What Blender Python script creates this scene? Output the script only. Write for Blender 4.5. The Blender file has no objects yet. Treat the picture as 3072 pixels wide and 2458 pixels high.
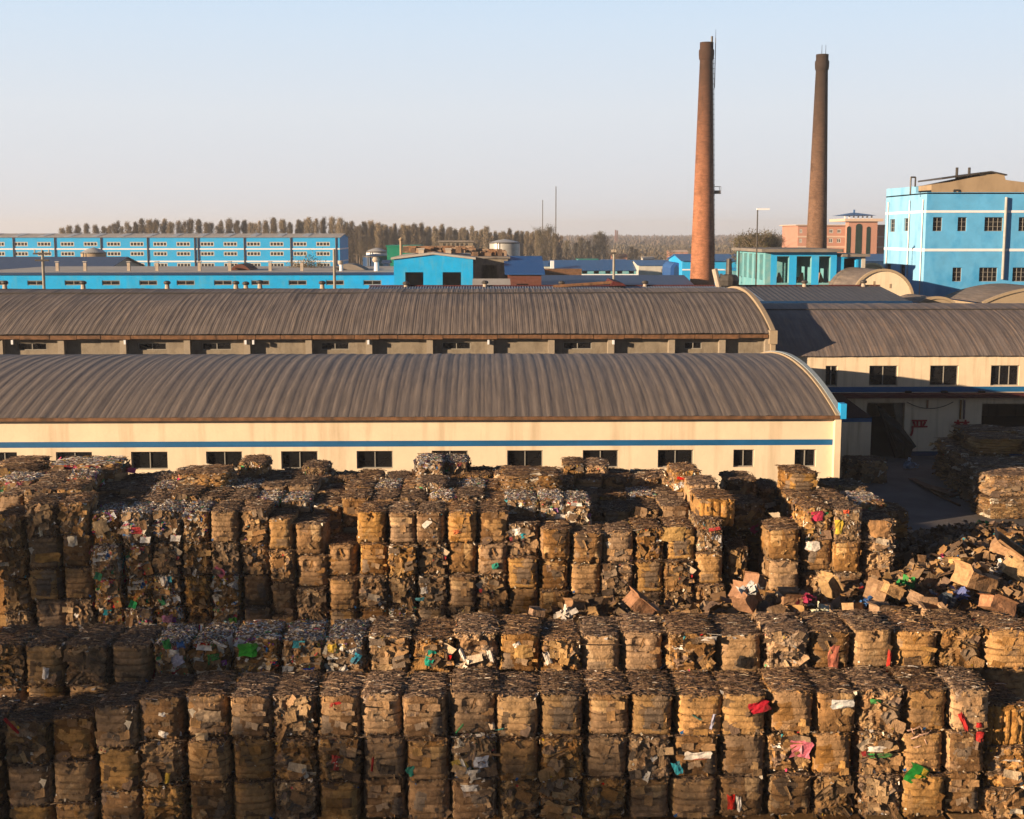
import bpy, math, random
import numpy as np
from mathutils import Vector, Matrix, noise
R = math.radians
rnd = random.Random(7)
scene = bpy.context.scene
col = scene.collection

# ---------------------------------------------------------------- camera, sky, sun, exposure
CAM_H = 16.0
FPX = 3900.0                      # focal length in pixels of the 3072 px wide photograph
PITCH = math.atan(527 / FPX)
YAW = math.atan(86 / FPX)
cam = bpy.data.cameras.new("camera")
cam.sensor_width = 36.0
cam.lens = FPX / 3072 * 36.0
cam.clip_start = 0.5
cam.clip_end = 20000
camo = bpy.data.objects.new("camera", cam)
col.objects.link(camo)
camo.location = (0, 0, CAM_H)
camo.rotation_euler = (math.pi / 2 - PITCH, 0, -YAW)
scene.camera = camo

EXPO = 1.4
SUN_EL, SUN_AZ = R(10.5), (-0.88, -0.475)      # sun stands behind the camera, to the left
world = bpy.data.worlds.new("World")
scene.world = world
world.use_nodes = True
nt = world.node_tree
for n in list(nt.nodes): nt.nodes.remove(n)
wo = nt.nodes.new("ShaderNodeOutputWorld")
bg = nt.nodes.new("ShaderNodeBackground")
sky = nt.nodes.new("ShaderNodeTexSky")
sky.sky_type = 'NISHITA'
sky.sun_disc = False
sky.sun_elevation = SUN_EL
sky.sun_rotation = math.atan2(SUN_AZ[0], SUN_AZ[1])
sky.altitude = 0
sky.air_density = 0.7
sky.dust_density = 0.0
sky.ozone_density = 2.5
bg.inputs[1].default_value = 0.055
nt.links.new(sky.outputs[0], bg.inputs[0])
# evening sky colours by height above the horizon, mixed with the physical sky
tcw = nt.nodes.new("ShaderNodeTexCoord"); spz = nt.nodes.new("ShaderNodeSeparateXYZ"); nt.links.new(tcw.outputs['Generated'], spz.inputs[0])
rampw = nt.nodes.new("ShaderNodeValToRGB"); nt.links.new(spz.outputs[2], rampw.inputs[0])
er = rampw.color_ramp.elements
SKYC = [(0.0, (.71, .71, .76)), (.04, (.755, .765, .81)), (.09, (.78, .82, .875)), (.15, (.70, .82, .95)), (.22, (.56, .77, 1.0)), (.36, (.13, .23, .40)), (1.0, (.04, .08, .18))]
er[0].position, er[0].color = 0.0, (*SKYC[0][1], 1)
er[1].position, er[1].color = 1.0, (*SKYC[-1][1], 1)
for p_, c_ in SKYC[1:-1]:
    e_ = er.new(p_); e_.color = (*c_, 1)
bg2 = nt.nodes.new("ShaderNodeBackground"); nt.links.new(rampw.outputs[0], bg2.inputs[0])
# sky dimmed behind the camera to cut the fill light on the bale fronts
mry = nt.nodes.new("ShaderNodeMapRange"); nt.links.new(spz.outputs[1], mry.inputs[0]); mry.interpolation_type = 'SMOOTHSTEP'
mry.inputs[1].default_value = -.5; mry.inputs[2].default_value = .5; mry.inputs[3].default_value = .47 / 2**EXPO; mry.inputs[4].default_value = 1 / 2**EXPO
nt.links.new(mry.outputs[0], bg2.inputs[1])
mxw = nt.nodes.new("ShaderNodeMixShader"); mxw.inputs[0].default_value = .94
nt.links.new(bg.outputs[0], mxw.inputs[1]); nt.links.new(bg2.outputs[0], mxw.inputs[2]); nt.links.new(mxw.outputs[0], wo.inputs[0])

sl = bpy.data.lights.new("sun", 'SUN')
sl.energy = 5.0
sl.angle = R(0.5)
sl.color = (1.0, 0.74, 0.47)
so = bpy.data.objects.new("sun", sl)
col.objects.link(so)
sv = Vector((SUN_AZ[0] * math.cos(SUN_EL), SUN_AZ[1] * math.cos(SUN_EL), math.sin(SUN_EL)))
so.rotation_euler = sv.to_track_quat('Z', 'Y').to_euler()

scene.view_settings.view_transform = 'Standard'
scene.view_settings.look = 'None'
scene.view_settings.exposure = EXPO
scene.view_settings.gamma = 1.0
scene.cycles.use_denoising = True
scene.cycles.max_bounces = 5
scene.cycles.diffuse_bounces = 3
scene.cycles.glossy_bounces = 2
scene.cycles.transparent_max_bounces = 6
scene.cycles.volume_bounces = 0
scene.cycles.sample_clamp_indirect = 4

# ---------------------------------------------------------------- placing helpers
_f = Vector((math.sin(YAW) * math.cos(PITCH), math.cos(YAW) * math.cos(PITCH), -math.sin(PITCH)))
_r = Vector((math.cos(YAW), -math.sin(YAW), 0))
_u = _r.cross(_f)
def ray(px, py): return _f + _r * ((px - 1536) / FPX) - _u * ((py - 1229) / FPX)
def at(px, py, Y):
    d = ray(px, py); t = Y / d.y
    return Vector((d.x * t, Y, CAM_H + d.z * t))
def atz(px, py, Z):
    d = ray(px, py); t = (Z - CAM_H) / d.z
    return Vector((d.x * t, d.y * t, Z))
def X(px, Y, py=850): return at(px, py, Y).x
def project(p):
    v = Vector(p) - Vector((0, 0, CAM_H)); d = v.dot(_f)
    return 1536 + FPX*v.dot(_r)/d, 1229 - FPX*v.dot(_u)/d
def crest(Ye, ze, Yc, py, x=0):
    """crest height of a barrel roof whose skyline meets pixel row py"""
    lo, hi = ze+.3, ze+8
    for _ in range(40):
        zc = (lo+hi)/2; hw, rise = Yc-Ye, zc-ze; Rr = (hw*hw+rise*rise)/(2*rise); top = 1e9
        for k in range(60):
            a = -math.asin(min(1, hw/Rr))*(1-k/59); top = min(top, project((x, Yc+Rr*math.sin(a), zc-Rr+Rr*math.cos(a)))[1])
        if top < py: hi = zc
        else: lo = zc
    return zc
def Z(py, Y, px=1450): return at(px, py, Y).z

# ---------------------------------------------------------------- mesh builder
ORI = {}
class MB:
    def __init__(s): s.v = []; s.f = []; s.c = []; s.m = []
    def quad(s, a, b, c, d, colr=(1, 1, 1), m=0):
        i = len(s.v); s.v += [tuple(a), tuple(b), tuple(c), tuple(d)]; s.f.append((i, i+1, i+2, i+3)); s.c.append(colr); s.m.append(m)
    def tri(s, a, b, c, colr=(1, 1, 1), m=0):
        i = len(s.v); s.v += [tuple(a), tuple(b), tuple(c)]; s.f.append((i, i+1, i+2)); s.c.append(colr); s.m.append(m)
    def poly(s, pts, colr=(1, 1, 1), m=0):
        i = len(s.v); s.v += [tuple(p) for p in pts]; s.f.append(tuple(range(i, i+len(pts)))); s.c.append(colr); s.m.append(m)
    def box(s, x0, x1, y0, y1, z0, z1, colr=(1, 1, 1), m=0):
        i = len(s.v)
        s.v += [(x0,y0,z0),(x1,y0,z0),(x1,y1,z0),(x0,y1,z0),(x0,y0,z1),(x1,y0,z1),(x1,y1,z1),(x0,y1,z1)]
        for f in ((0,3,2,1),(4,5,6,7),(0,1,5,4),(1,2,6,5),(2,3,7,6),(3,0,4,7)):
            s.f.append(tuple(i+k for k in f)); s.c.append(colr); s.m.append(m)
    def tube(s, p0, p1, r0, r1=None, n=8, colr=(1, 1, 1), caps=True, m=0):
        r1 = r0 if r1 is None else r1
        p0 = Vector(p0); p1 = Vector(p1); d = (p1 - p0)
        if d.length < 1e-6: return
        d.normalize(); a = d.orthogonal().normalized(); b = d.cross(a); i = len(s.v)
        for p, r in ((p0, r0), (p1, r1)):
            for k in range(n):
                t = 2*math.pi*k/n; s.v.append(tuple(p + a*(r*math.cos(t)) + b*(r*math.sin(t))))
        for k in range(n):
            k2 = (k+1) % n; s.f.append((i+k, i+k2, i+n+k2, i+n+k)); s.c.append(colr); s.m.append(m)
        if caps:
            s.f.append(tuple(i+k for k in range(n))[::-1]); s.c.append(colr); s.m.append(m)
            s.f.append(tuple(i+n+k for k in range(n))); s.c.append(colr); s.m.append(m)
    def lathe(s, cx, cy, prof, n=32, colr=(1, 1, 1), m=0, a0=0.0, a1=2*math.pi):
        i = len(s.v); full = abs(a1-a0-2*math.pi) < 1e-6; nn = n if full else n+1
        for r, z in prof:
            for k in range(nn):
                t = a0 + (a1-a0)*k/n; s.v.append((cx + r*math.cos(t), cy + r*math.sin(t), z))
        for j in range(len(prof)-1):
            for k in range(n):
                k2 = (k+1) % nn
                s.f.append((i+j*nn+k, i+j*nn+k2, i+(j+1)*nn+k2, i+(j+1)*nn+k)); s.c.append(colr); s.m.append(m)
    def prism(s, pts, off, colr=(1, 1, 1), m=0):
        off = Vector(off); n = len(pts); P = [Vector(p) for p in pts]; i = len(s.v)
        s.v += [tuple(p) for p in P] + [tuple(p+off) for p in P]
        s.f.append(tuple(range(i, i+n))); s.f.append(tuple(range(i+n, i+2*n))[::-1]); s.c += [colr]*2; s.m += [m]*2
        for k in range(n):
            k2 = (k+1) % n; s.f.append((i+k, i+k2, i+n+k2, i+n+k)); s.c.append(colr); s.m.append(m)
    def mesh(s, name, mats, o=Vector((0, 0, 0)), smooth=False):
        me = bpy.data.meshes.new(name)
        if o.length > 0: vv = (np.array(s.v) - np.array(o)).tolist()
        else: vv = s.v
        me.from_pydata(vv, [], s.f)
        if not isinstance(mats, (list, tuple)): mats = [mats]
        for mt in mats: me.materials.append(mt)
        if len(mats) > 1: me.polygons.foreach_set('material_index', s.m)
        at_ = me.attributes.new('Col', 'FLOAT_COLOR', 'FACE')
        ca = np.ones((len(s.f), 4), dtype=np.float32); ca[:, :3] = np.array(s.c, dtype=np.float32).reshape(-1, 3)
        at_.data.foreach_set('color', ca.ravel())
        if smooth: me.polygons.foreach_set('use_smooth', [True]*len(s.f))
        me.update()
        return me
    def build(s, name, mats, parent=None, smooth=False):
        o = ORI.get(parent.name, Vector((0, 0, 0))) if parent else Vector((0, 0, 0))
        ob = bpy.data.objects.new(name, s.mesh(name, mats, o, smooth)); col.objects.link(ob)
        if parent: ob.parent = parent; ORI[ob.name] = o
        return ob

def tag(o, label, cat=None, group=None, kind=None):
    if label: o['label'] = label
    if cat: o['category'] = cat
    if group: o['group'] = group
    if kind: o['kind'] = kind
    return o
def thing(name, label, cat, loc, group=None):
    o = bpy.data.objects.new(name, None); col.objects.link(o); o.empty_display_size = 0.5
    o.location = loc; ORI[o.name] = Vector(loc)
    return tag(o, label, cat, group)
def inst(name, me, parent, loc, rz=0.0, scale=None, base=True):
    """another object on the same mesh; loc in world when parent is a thing at its base"""
    o = bpy.data.objects.new(name, me); col.objects.link(o)
    if parent:
        o.parent = parent; p = ORI.get(parent.name, Vector((0, 0, 0))) if base else Vector((0, 0, 0))
        o.location = Vector(loc) - p
    else: o.location = loc
    o.rotation_euler = (0, 0, rz)
    if scale: o.scale = scale
    return o

# ---------------------------------------------------------------- materials
def mat(name, base=(.5, .5, .5), rough=.85, spec=.25, metal=0.0, attr=False, var=0.0, nscale=3.0, nstretch=(1, 1, 1),
        stain=None, stain_amt=0.0, sscale=1.0, sstretch=(1, 1, 1), bump=0.0, bscale=20.0, objrand=0.0, brick=None, coords='Object', emit=None):
    m = bpy.data.materials.new(name); m.use_nodes = True
    if attr and base == (.5, .5, .5): base = (.70, .655, .61)
    elif not attr: base = tuple(x*(.76 if 'cream' in name else .61) for x in base)
    if stain: stain = tuple(x*(.76 if 'cream' in name else .61) for x in stain)
    N = m.node_tree.nodes; L = m.node_tree.links
    b = N['Principled BSDF']
    b.inputs['Roughness'].default_value = rough
    b.inputs['Specular IOR Level'].default_value = spec
    b.inputs['Metallic'].default_value = metal
    tc = N.new('ShaderNodeTexCoord')
    def mapped(st):
        mp = N.new('ShaderNodeMapping'); mp.inputs['Scale'].default_value = st
        L.new(tc.outputs[coords], mp.inputs[0]); return mp.outputs[0]
    if attr:
        a = N.new('ShaderNodeAttribute'); a.attribute_name = 'Col'; cur = a.outputs['Color']
        if True:
            mx = N.new('ShaderNodeMix'); mx.data_type = 'RGBA'; mx.blend_type = 'MULTIPLY'; mx.inputs[0].default_value = 1
            L.new(cur, mx.inputs[6]); mx.inputs[7].default_value = (*base, 1); cur = mx.outputs[2]
    else:
        c = N.new('ShaderNodeRGB'); c.outputs[0].default_value = (*base, 1); cur = c.outputs[0]
    if brick:
        bt = N.new('ShaderNodeTexBrick'); bt.inputs['Scale'].default_value = brick[2]
        bt.inputs['Color1'].default_value = (*brick[0], 1); bt.inputs['Color2'].default_value = (*brick[1], 1); bt.inputs['Mortar'].default_value = (*[x*.8+.08 for x in brick[0]], 1)
        bt.inputs['Mortar Size'].default_value = 0.015
        uv = N.new('ShaderNodeUVMap'); L.new(tc.outputs['UV'], bt.inputs[0]); cur = bt.outputs[0]
    if var > 0:
        nz = N.new('ShaderNodeTexNoise'); nz.inputs['Scale'].default_value = nscale; nz.inputs['Detail'].default_value = 5; nz.inputs['Roughness'].default_value = .65
        L.new(mapped(nstretch), nz.inputs['Vector'])
        mr = N.new('ShaderNodeMapRange'); mr.inputs[1].default_value = .28; mr.inputs[2].default_value = .72
        mr.inputs[3].default_value = 1-var; mr.inputs[4].default_value = 1+var
        L.new(nz.outputs[0], mr.inputs[0])
        hs = N.new('ShaderNodeHueSaturation'); L.new(cur, hs.inputs['Color']); L.new(mr.outputs[0], hs.inputs['Value']); cur = hs.outputs[0]
    if stain:
        nz = N.new('ShaderNodeTexNoise'); nz.inputs['Scale'].default_value = sscale; nz.inputs['Detail'].default_value = 6; nz.inputs['Roughness'].default_value = .6
        L.new(mapped(sstretch), nz.inputs['Vector'])
        mr = N.new('ShaderNodeMapRange'); mr.inputs[1].default_value = .5; mr.inputs[2].default_value = .72
        mr.inputs[3].default_value = 0; mr.inputs[4].default_value = stain_amt
        L.new(nz.outputs[0], mr.inputs[0])
        mx = N.new('ShaderNodeMix'); mx.data_type = 'RGBA'; L.new(mr.outputs[0], mx.inputs[0]); L.new(cur, mx.inputs[6]); mx.inputs[7].default_value = (*stain, 1); cur = mx.outputs[2]
    if objrand > 0:
        oi = N.new('ShaderNodeObjectInfo'); mr = N.new('ShaderNodeMapRange'); mr.inputs[3].default_value = 1-objrand; mr.inputs[4].default_value = 1+objrand
        L.new(oi.outputs['Random'], mr.inputs[0]); hs = N.new('ShaderNodeHueSaturation'); L.new(cur, hs.inputs['Color']); L.new(mr.outputs[0], hs.inputs['Value'])
        mh = N.new('ShaderNodeMath'); mh.operation = 'MULTIPLY'; mh.inputs[1].default_value = 7.13; L.new(oi.outputs['Random'], mh.inputs[0])
        fr = N.new('ShaderNodeMath'); fr.operation = 'FRACT'; L.new(mh.outputs[0], fr.inputs[0])
        m2 = N.new('ShaderNodeMapRange'); m2.inputs[3].default_value = .85; m2.inputs[4].default_value = 1.12; L.new(fr.outputs[0], m2.inputs[0]); L.new(m2.outputs[0], hs.inputs['Saturation'])
        cur = hs.outputs[0]
    L.new(cur, b.inputs['Base Color'])
    if bump > 0:
        nz = N.new('ShaderNodeTexNoise'); nz.inputs['Scale'].default_value = bscale; nz.inputs['Detail'].default_value = 4
        L.new(mapped((1, 1, 1)), nz.inputs['Vector'])
        bp = N.new('ShaderNodeBump'); bp.inputs['Strength'].default_value = bump; bp.inputs['Distance'].default_value = .05
        L.new(nz.outputs[0], bp.inputs['Height']); L.new(bp.outputs[0], b.inputs['Normal'])
    return m

M = {}
M['bale'] = mat('baled_paper', attr=True, rough=.8, spec=.2, var=.35, nscale=9, bump=.6, bscale=28, objrand=.22)
M['strap'] = mat('baling_wire', (.06, .05, .045), rough=.5, metal=.6)
M['paper'] = mat('scrap_paper', attr=True, rough=.8, spec=.2, var=.34, nscale=6, stain=(.16, .10, .06), stain_amt=.7, sscale=2.2, bump=.5, bscale=14)
M['cream'] = mat('cream_render', (.78, .64, .48), var=.08, nscale=.6, stain=(.44, .34, .22), stain_amt=.6, sscale=.8, sstretch=(1.5, 1.5, .12), bump=.15, bscale=6)
M['cream2'] = mat('cream_render_worn', (.75, .61, .45), var=.09, nscale=.8, stain=(.34, .25, .15), stain_amt=.6, sscale=1.1, sstretch=(2, 2, .14), bump=.15, bscale=6)
M['bluestripe'] = mat('blue_stripe_paint', (.01, .13, .34), var=.2, nscale=.5, nstretch=(1, 1, 3), rough=.6)
M['navy'] = mat('dark_blue_paint', (.01, .055, .16), var=.15, rough=.5)
M['glass'] = mat('dark_glass', (.012, .012, .014), rough=.25, spec=.25, var=.5, nscale=1.5)
M['frame'] = mat('window_frame_paint', (.35, .33, .30), rough=.6)
M['frame_w'] = mat('white_window_frame', (.62, .62, .60), rough=.6)
M['roof_front'] = mat('weathered_barrel_sheet', (.205, .168, .145), rough=.62, spec=.3, var=.34, nscale=1.0, nstretch=(7, .3, .3), stain=(.42, .32, .24), stain_amt=.45, sscale=1.6, sstretch=(6, .28, .28), bump=.2, bscale=9)
M['roof_mid'] = mat('old_barrel_sheet', (.19, .158, .145), rough=.75, spec=.25, var=.42, nscale=1.1, nstretch=(4, .35, .35), stain=(.42, .32, .24), stain_amt=.6, sscale=1.3, sstretch=(5, .25, .25), bump=.3, bscale=9)
M['roof_right'] = mat('rib_barrel_sheet', (.20, .165, .155), rough=.72, spec=.3, var=.28, nscale=.8, nstretch=(2.2, .4, .4), stain=(.36, .24, .16), stain_amt=.6, sscale=1.2, sstretch=(4, .5, .5), bump=.25, bscale=9)
M['parapet'] = mat('parapet_render', (.46, .36, .25), var=.2, nscale=2, stain=(.25, .17, .1), stain_amt=.6, sscale=2)
M['parapet_blue'] = mat('pale_blue_parapet', (.38, .46, .52), var=.12, nscale=1.5, stain=(.3, .25, .2), stain_amt=.35, sscale=2)
M['cyan'] = mat('sky_blue_paint', (.02, .46, 1.0), var=.10, nscale=.35, stain=(.20, .48, .62), stain_amt=.5, sscale=.5, sstretch=(1, 1, .25), rough=.8)
M['cyan_long'] = mat('blue_paint_long_block', (.01, .47, 1.02), var=.07, nscale=.2, stain=(.1, .40, .62), stain_amt=.3, sscale=.25)
M['cyan_worn'] = mat('worn_sky_blue_paint', (.0, .46, 1.02), var=.16, nscale=.5, stain=(.12, .46, .68), stain_amt=.6, sscale=.6, sstretch=(1.5, 1.5, .5))
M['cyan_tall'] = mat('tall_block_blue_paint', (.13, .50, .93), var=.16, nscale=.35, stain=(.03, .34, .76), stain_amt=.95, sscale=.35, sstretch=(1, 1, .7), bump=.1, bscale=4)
M['cyan_side'] = mat('sunlit_side_blue_paint', (.30, .64, .97), var=.1, nscale=.5, stain=(.10, .42, .76), stain_amt=.6, sscale=.5, sstretch=(1, 1, .4))  # tall block's side wall: the sunlight on this face is put into a paler blue
M['cyan_pale'] = mat('pale_teal_paint', (.17, .47, .56), var=.12, nscale=.8, stain=(.45, .50, .46), stain_amt=.45, sscale=.8)
M['white'] = mat('white_paint', (.95, .97, 1.05), var=.05)
M['whitewall'] = mat('dirty_white_render', (.62, .59, .54), var=.1, nscale=.5, stain=(.4, .36, .3), stain_amt=.4, sscale=.6)
M['concrete'] = mat('stained_concrete', (.30, .255, .20), var=.25, nscale=1.5, stain=(.13, .10, .075), stain_amt=.75, sscale=1.2, sstretch=(1.2, 1, .5), bump=.3, bscale=8)
M['pilaster'] = mat('concrete_pilaster', (.40, .34, .27), var=.2, nscale=2, stain=(.18, .12, .08), stain_amt=.6, sscale=2)
M['rust'] = mat('rusty_gutter', (.20, .10, .05), var=.5, nscale=2.5, stain=(.07, .04, .025), stain_amt=.9, sscale=2.2, sstretch=(1, 1, .4), rough=.8)
M['maroon'] = mat('maroon_canopy', (.10, .018, .02), var=.3, nscale=2)
M['dark'] = mat('dark_interior', (.02, .018, .017), var=.2)
M['tarp'] = mat('black_tarpaulin', (.022, .02, .018), rough=.55, var=.3, nscale=3, bump=.4, bscale=3)
M['ground'] = mat('packed_dirt', (.13, .105, .085), var=.3, nscale=.15, stain=(.07, .055, .045), stain_amt=.7, sscale=.05, bump=.2, bscale=2)
M['road'] = mat('yard_concrete_paving', (.17, .15, .145), var=.2, nscale=.5, stain=(.09, .075, .065), stain_amt=.7, sscale=.35, bump=.1, bscale=5)
M['field'] = mat('dry_field', (.10, .088, .05), var=.35, nscale=.01, stain=(.14, .10, .07), stain_amt=.8, sscale=.006, sstretch=(.4, 1, 1))
M['flatroof'] = mat('pale_flat_roof', (.52, .49, .47), var=.15, nscale=.4, stain=(.30, .26, .23), stain_amt=.5, sscale=.3)
M['blueroof'] = mat('blue_metal_roof', (.03, .13, .36), rough=.45, spec=.4, var=.15, nscale=.4, nstretch=(4, .5, .5))
M['blueroof_d'] = mat('dark_blue_metal_roof', (.028, .06, .15), rough=.5, spec=.4, var=.18, nscale=.5, nstretch=(4, .5, .5))
M['blueroof_s'] = mat('saturated_blue_metal_roof', (.012, .10, .36), rough=.5, spec=.35, var=.1, nscale=.5)
M['shedroof'] = mat('grey_corrugated_sheet', (.10, .095, .10), rough=.6, spec=.35, var=.25, nscale=.8, nstretch=(3, .5, .5), stain=(.2, .19, .19), stain_amt=.3, sscale=1.5)
M['stripe_roof'] = mat('blue_grey_corrugated_sheet', (.16, .20, .28), rough=.5, spec=.4, var=.2, nscale=.8, nstretch=(3, .5, .5))
M['roofslab'] = mat('grey_roof_slab', (.26, .23, .21), var=.2, nscale=.6, stain=(.12, .1, .09), stain_amt=.6, sscale=.7)
M['beige'] = mat('beige_render', (.44, .33, .22), var=.12, nscale=.4, stain=(.24, .17, .11), stain_amt=.5, sscale=.8, sstretch=(1, 1, .4))
M['pink'] = mat('pink_render', (.56, .29, .22), var=.08, nscale=.2)
M['pinktrim'] = mat('pale_pink_trim', (.72, .55, .45), var=.06)
M['green'] = mat('green_sheet', (.0, .26, .17), var=.15, rough=.6)
M['steel'] = mat('galvanised_steel', (.62, .61, .59), rough=.45, metal=.35, var=.15, nscale=.6, nstretch=(1, 1, 3))
M['steel_d'] = mat('dark_steel', (.10, .09, .085), rough=.5, metal=.4, var=.3, nscale=3)
M['ventpaint'] = mat('vent_plaster', (.55, .46, .38), var=.2, nscale=2)
M['brickwall'] = mat('dull_brick_wall', (.16, .055, .04), var=.3, nscale=3)
M['pole'] = mat('concrete_pole', (.38, .35, .31), var=.15)
M['char'] = mat('red_sign_paint', (.42, .012, .015), rough=.7, var=.25, nscale=6)
M['rubble'] = mat('roof_rubble', (.6, .6, .6), attr=True, var=.3, nscale=2)
M['leaf'] = mat('poplar_foliage', (.80, .76, .76), attr=True, var=.3, nscale=.5, objrand=.25, rough=.9, spec=.1)
M['bark'] = mat('pale_bark', (.20, .16, .125), var=.3, nscale=2)

# ================================================================ BALES
KRAFT = [(.38,.225,.095), (.31,.175,.07), (.43,.265,.115), (.25,.14,.055), (.36,.23,.115), (.41,.26,.115), (.20,.11,.045), (.47,.32,.165), (.31,.205,.12), (.40,.25,.125)]
DULL = [(.20,.125,.07), (.15,.10,.06), (.26,.18,.11), (.11,.075,.05), (.30,.22,.15), (.19,.145,.11), (.23,.16,.12)]
TOPC = [(.19,.12,.075), (.12,.075,.05), (.25,.16,.10), (.08,.05,.035), (.32,.21,.125), (.15,.10,.075), (.36,.26,.17), (.19,.13,.10), (.14,.09,.06)]
LIGHT = [(.72,.68,.60), (.66,.60,.50), (.78,.76,.74), (.58,.48,.36)]
BRIGHT = [(.50,.03,.03), (.04,.30,.12), (.03,.16,.48), (.60,.42,.03), (.03,.33,.45), (.55,.06,.18), (.30,.10,.34), (.78,.77,.76), (.80,.79,.78), (.55,.60,.70)]
HW, HL, BH = .55, .93, 1.10
def pick(r, pal): return pal[r.randrange(len(pal))]
def jit(r, c, a=.15):
    k = 1 + r.uniform(-a, a); return (min(1, c[0]*k), min(1, c[1]*k), min(1, c[2]*k))

def bale_mb(kind, seed):
    r = random.Random(seed)
    mb = MB()
    nb = r.choice([4, 5, 5, 6])                 # wire bands
    vertical = kind == 'cushion'
    fine = kind == 'straw'; rk = kind
    if fine: kind = 'shred'
    amp = {'clean': .075, 'rough': .055, 'mixed': .04, 'shred': .02, 'cushion': .12}[kind]
    nz = {'clean': .014, 'rough': .07, 'mixed': .07, 'shred': .05, 'cushion': .02}[kind]
    dents = [(r.choice([-1, 1]), r.uniform(-.8, .8), r.uniform(.1, 1.0), r.uniform(.10, .26), r.uniform(.03, .11)) for _ in range({'clean': 1, 'rough': 22, 'mixed': 16, 'shred': 6, 'cushion': 0}[kind])]
    barrel = r.uniform(.04, .09) if kind != 'shred' else .02
    lean = r.uniform(-.025, .025); off = Vector((r.uniform(0, 50), r.uniform(0, 50), r.uniform(0, 50)))
    bandoff = [r.uniform(-.02, .02) for _ in range(12)]
    def surf(a, b, c):                          # a,b in [-1,1] (x,y), c in [0,1] height
        cz = 2*c - 1; kx = (3.9 if kind == 'clean' else 4.8) + 4*abs(cz)**3
        n = (abs(a)**kx + abs(b)**kx) ** (1/kx); n = max(n, 1e-3)/max(abs(a), abs(b), 1e-3); x, y = a/n, b/n
        k = 12.0; m_ = max(abs(x), abs(y)); n2 = (m_**k + abs(cz)**k) ** (1/k) / max(m_, abs(cz), 1e-3); x, y, z = x/n2, y/n2, cz/n2
        p = Vector((x*HW, y*HL, (z*.5+.5)*BH))
        ph = (p.x/(2*HW)+.5) if vertical else p.z/BH
        ph = min(.9999, max(0, ph)); bi = int(ph*nb)
        pil = abs(math.sin(math.pi*ph*nb)) ** .3
        s = 1 + barrel*math.cos(math.pi*(p.z/BH-.5))-barrel*.6
        out = amp*(pil-.6) + bandoff[bi]
        q = p*5 + off
        d1 = noise.noise(q)*nz*1.3 + noise.noise(q*3.1)*nz*.7
        side = max(abs(a), abs(b)) > .97
        if side:
            for sy, du, dz_, rad, dep in dents:
                q_ = (a if abs(b) > .97 else b)
                if (1 if (b > 0 if abs(b) > .97 else a > 0) else -1) == sy:
                    dd = ((q_-du)*.55)**2 + (p.z-dz_)**2
                    if dd < rad*rad: d1 -= dep*(1-dd/rad/rad)
        if side:
            if vertical:
                p.y += (out + d1)*y*abs(y)**3; p.x += d1*x*abs(x)**3
            else:
                p.x += (out*.8 + d1)*x*abs(x)**3; p.y += (out + d1)*y*abs(y)**3
            p.x *= s; p.y *= 1+(s-1)*.5
        if z > .9:
            p.z += (noise.noise(Vector((p.x*3, p.y*17, seed)))*.05 + noise.noise(Vector((p.x*9, p.y*6, seed)))*.03)
            p.z -= .05*(abs(x)**3)
        p.x += lean*p.z
        return p
    heavy = kind in ('mixed', 'shred')
    def palette(dull=.24, light=.008, bright=.003):
        t = r.random()
        if kind == 'mixed': light, bright = .16, .17
        if kind == 'rough': light, bright, dull = .045, .009, .34
        if kind == 'shred': dull, light, bright = .35, .12, .02
        if t < bright: return jit(r, pick(r, BRIGHT))
        if t < bright+light: return jit(r, pick(r, LIGHT))
        if t < bright+light+dull: return jit(r, pick(r, DULL))
        return jit(r, pick(r, KRAFT), .12)
    # patch maps: painter's list of rotated rectangles over each side
    def patches(n, W_, H_):
        base = jit(r, pick(r, KRAFT)); L_ = []
        for _ in range(n):
            w = r.uniform(.08, .6)*W_; h = r.choice([r.uniform(.08, .25), r.uniform(.2, .55)])*H_
            L_.append((r.uniform(0, W_), r.uniform(0, H_), w/2, h/2, r.uniform(-.4, .4) if r.random() < .6 else r.uniform(-1.5, 1.5), palette() if kind in ('mixed', 'shred') else jit(r, pick(r, KRAFT + KRAFT + DULL), .14)))
        def f(u, v):
            c = base
            for cx, cy, w, h, an, cc in L_:
                du, dv = u-cx, v-cy; ca, sa = math.cos(an), math.sin(an)
                if abs(du*ca+dv*sa) < w and abs(-du*sa+dv*ca) < h: c = cc
            k = btone[int(min(.999, v/1.1)*nb)]
            return (c[0]*k, c[1]*k, c[2]*k)
        return f
    ng, nzr, ny = 22, 44, 22
    def grid(fn, nu, nv, colf):
        i = len(mb.v)
        for j in range(nv+1):
            for k in range(nu+1): mb.v.append(tuple(fn(k/nu, j/nv)))
        for j in range(nv):
            for k in range(nu):
                q = i + j*(nu+1) + k
                mb.f.append((q, q+1, q+nu+2, q+nu+1)); mb.c.append(colf((k+.5)/nu, (j+.5)/nv)); mb.m.append(0)
    btone = [r.uniform(.78, 1.16) for _ in range(nb+1)]
    npch = {'clean': 5, 'rough': 16, 'mixed': 30, 'shred': 30, 'cushion': 3}[kind]
    for sgn in (-1, 1):
        pf = patches(npch, 1.1, 1.1)
        grid(lambda u, v, s=sgn: surf(2*u-1, s, v), ng, nzr, lambda u, v, pf=pf: pf(u*1.1, v*1.1))
        ps = patches(npch, 1.86, 1.1)
        grid(lambda u, v, s=sgn: surf(s, 2*u-1, v), ny, nzr, lambda u, v, ps=ps: ps(u*1.86, v*1.1))
    tp = TOPC if kind != 'mixed' else TOPC + LIGHT + [(.4,.42,.5), (.2,.25,.4)]
    grid(lambda u, v: surf(2*u-1, 2*v-1, 1), ng, 34, lambda u, v: jit(r, pick(r, tp), .2))
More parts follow.
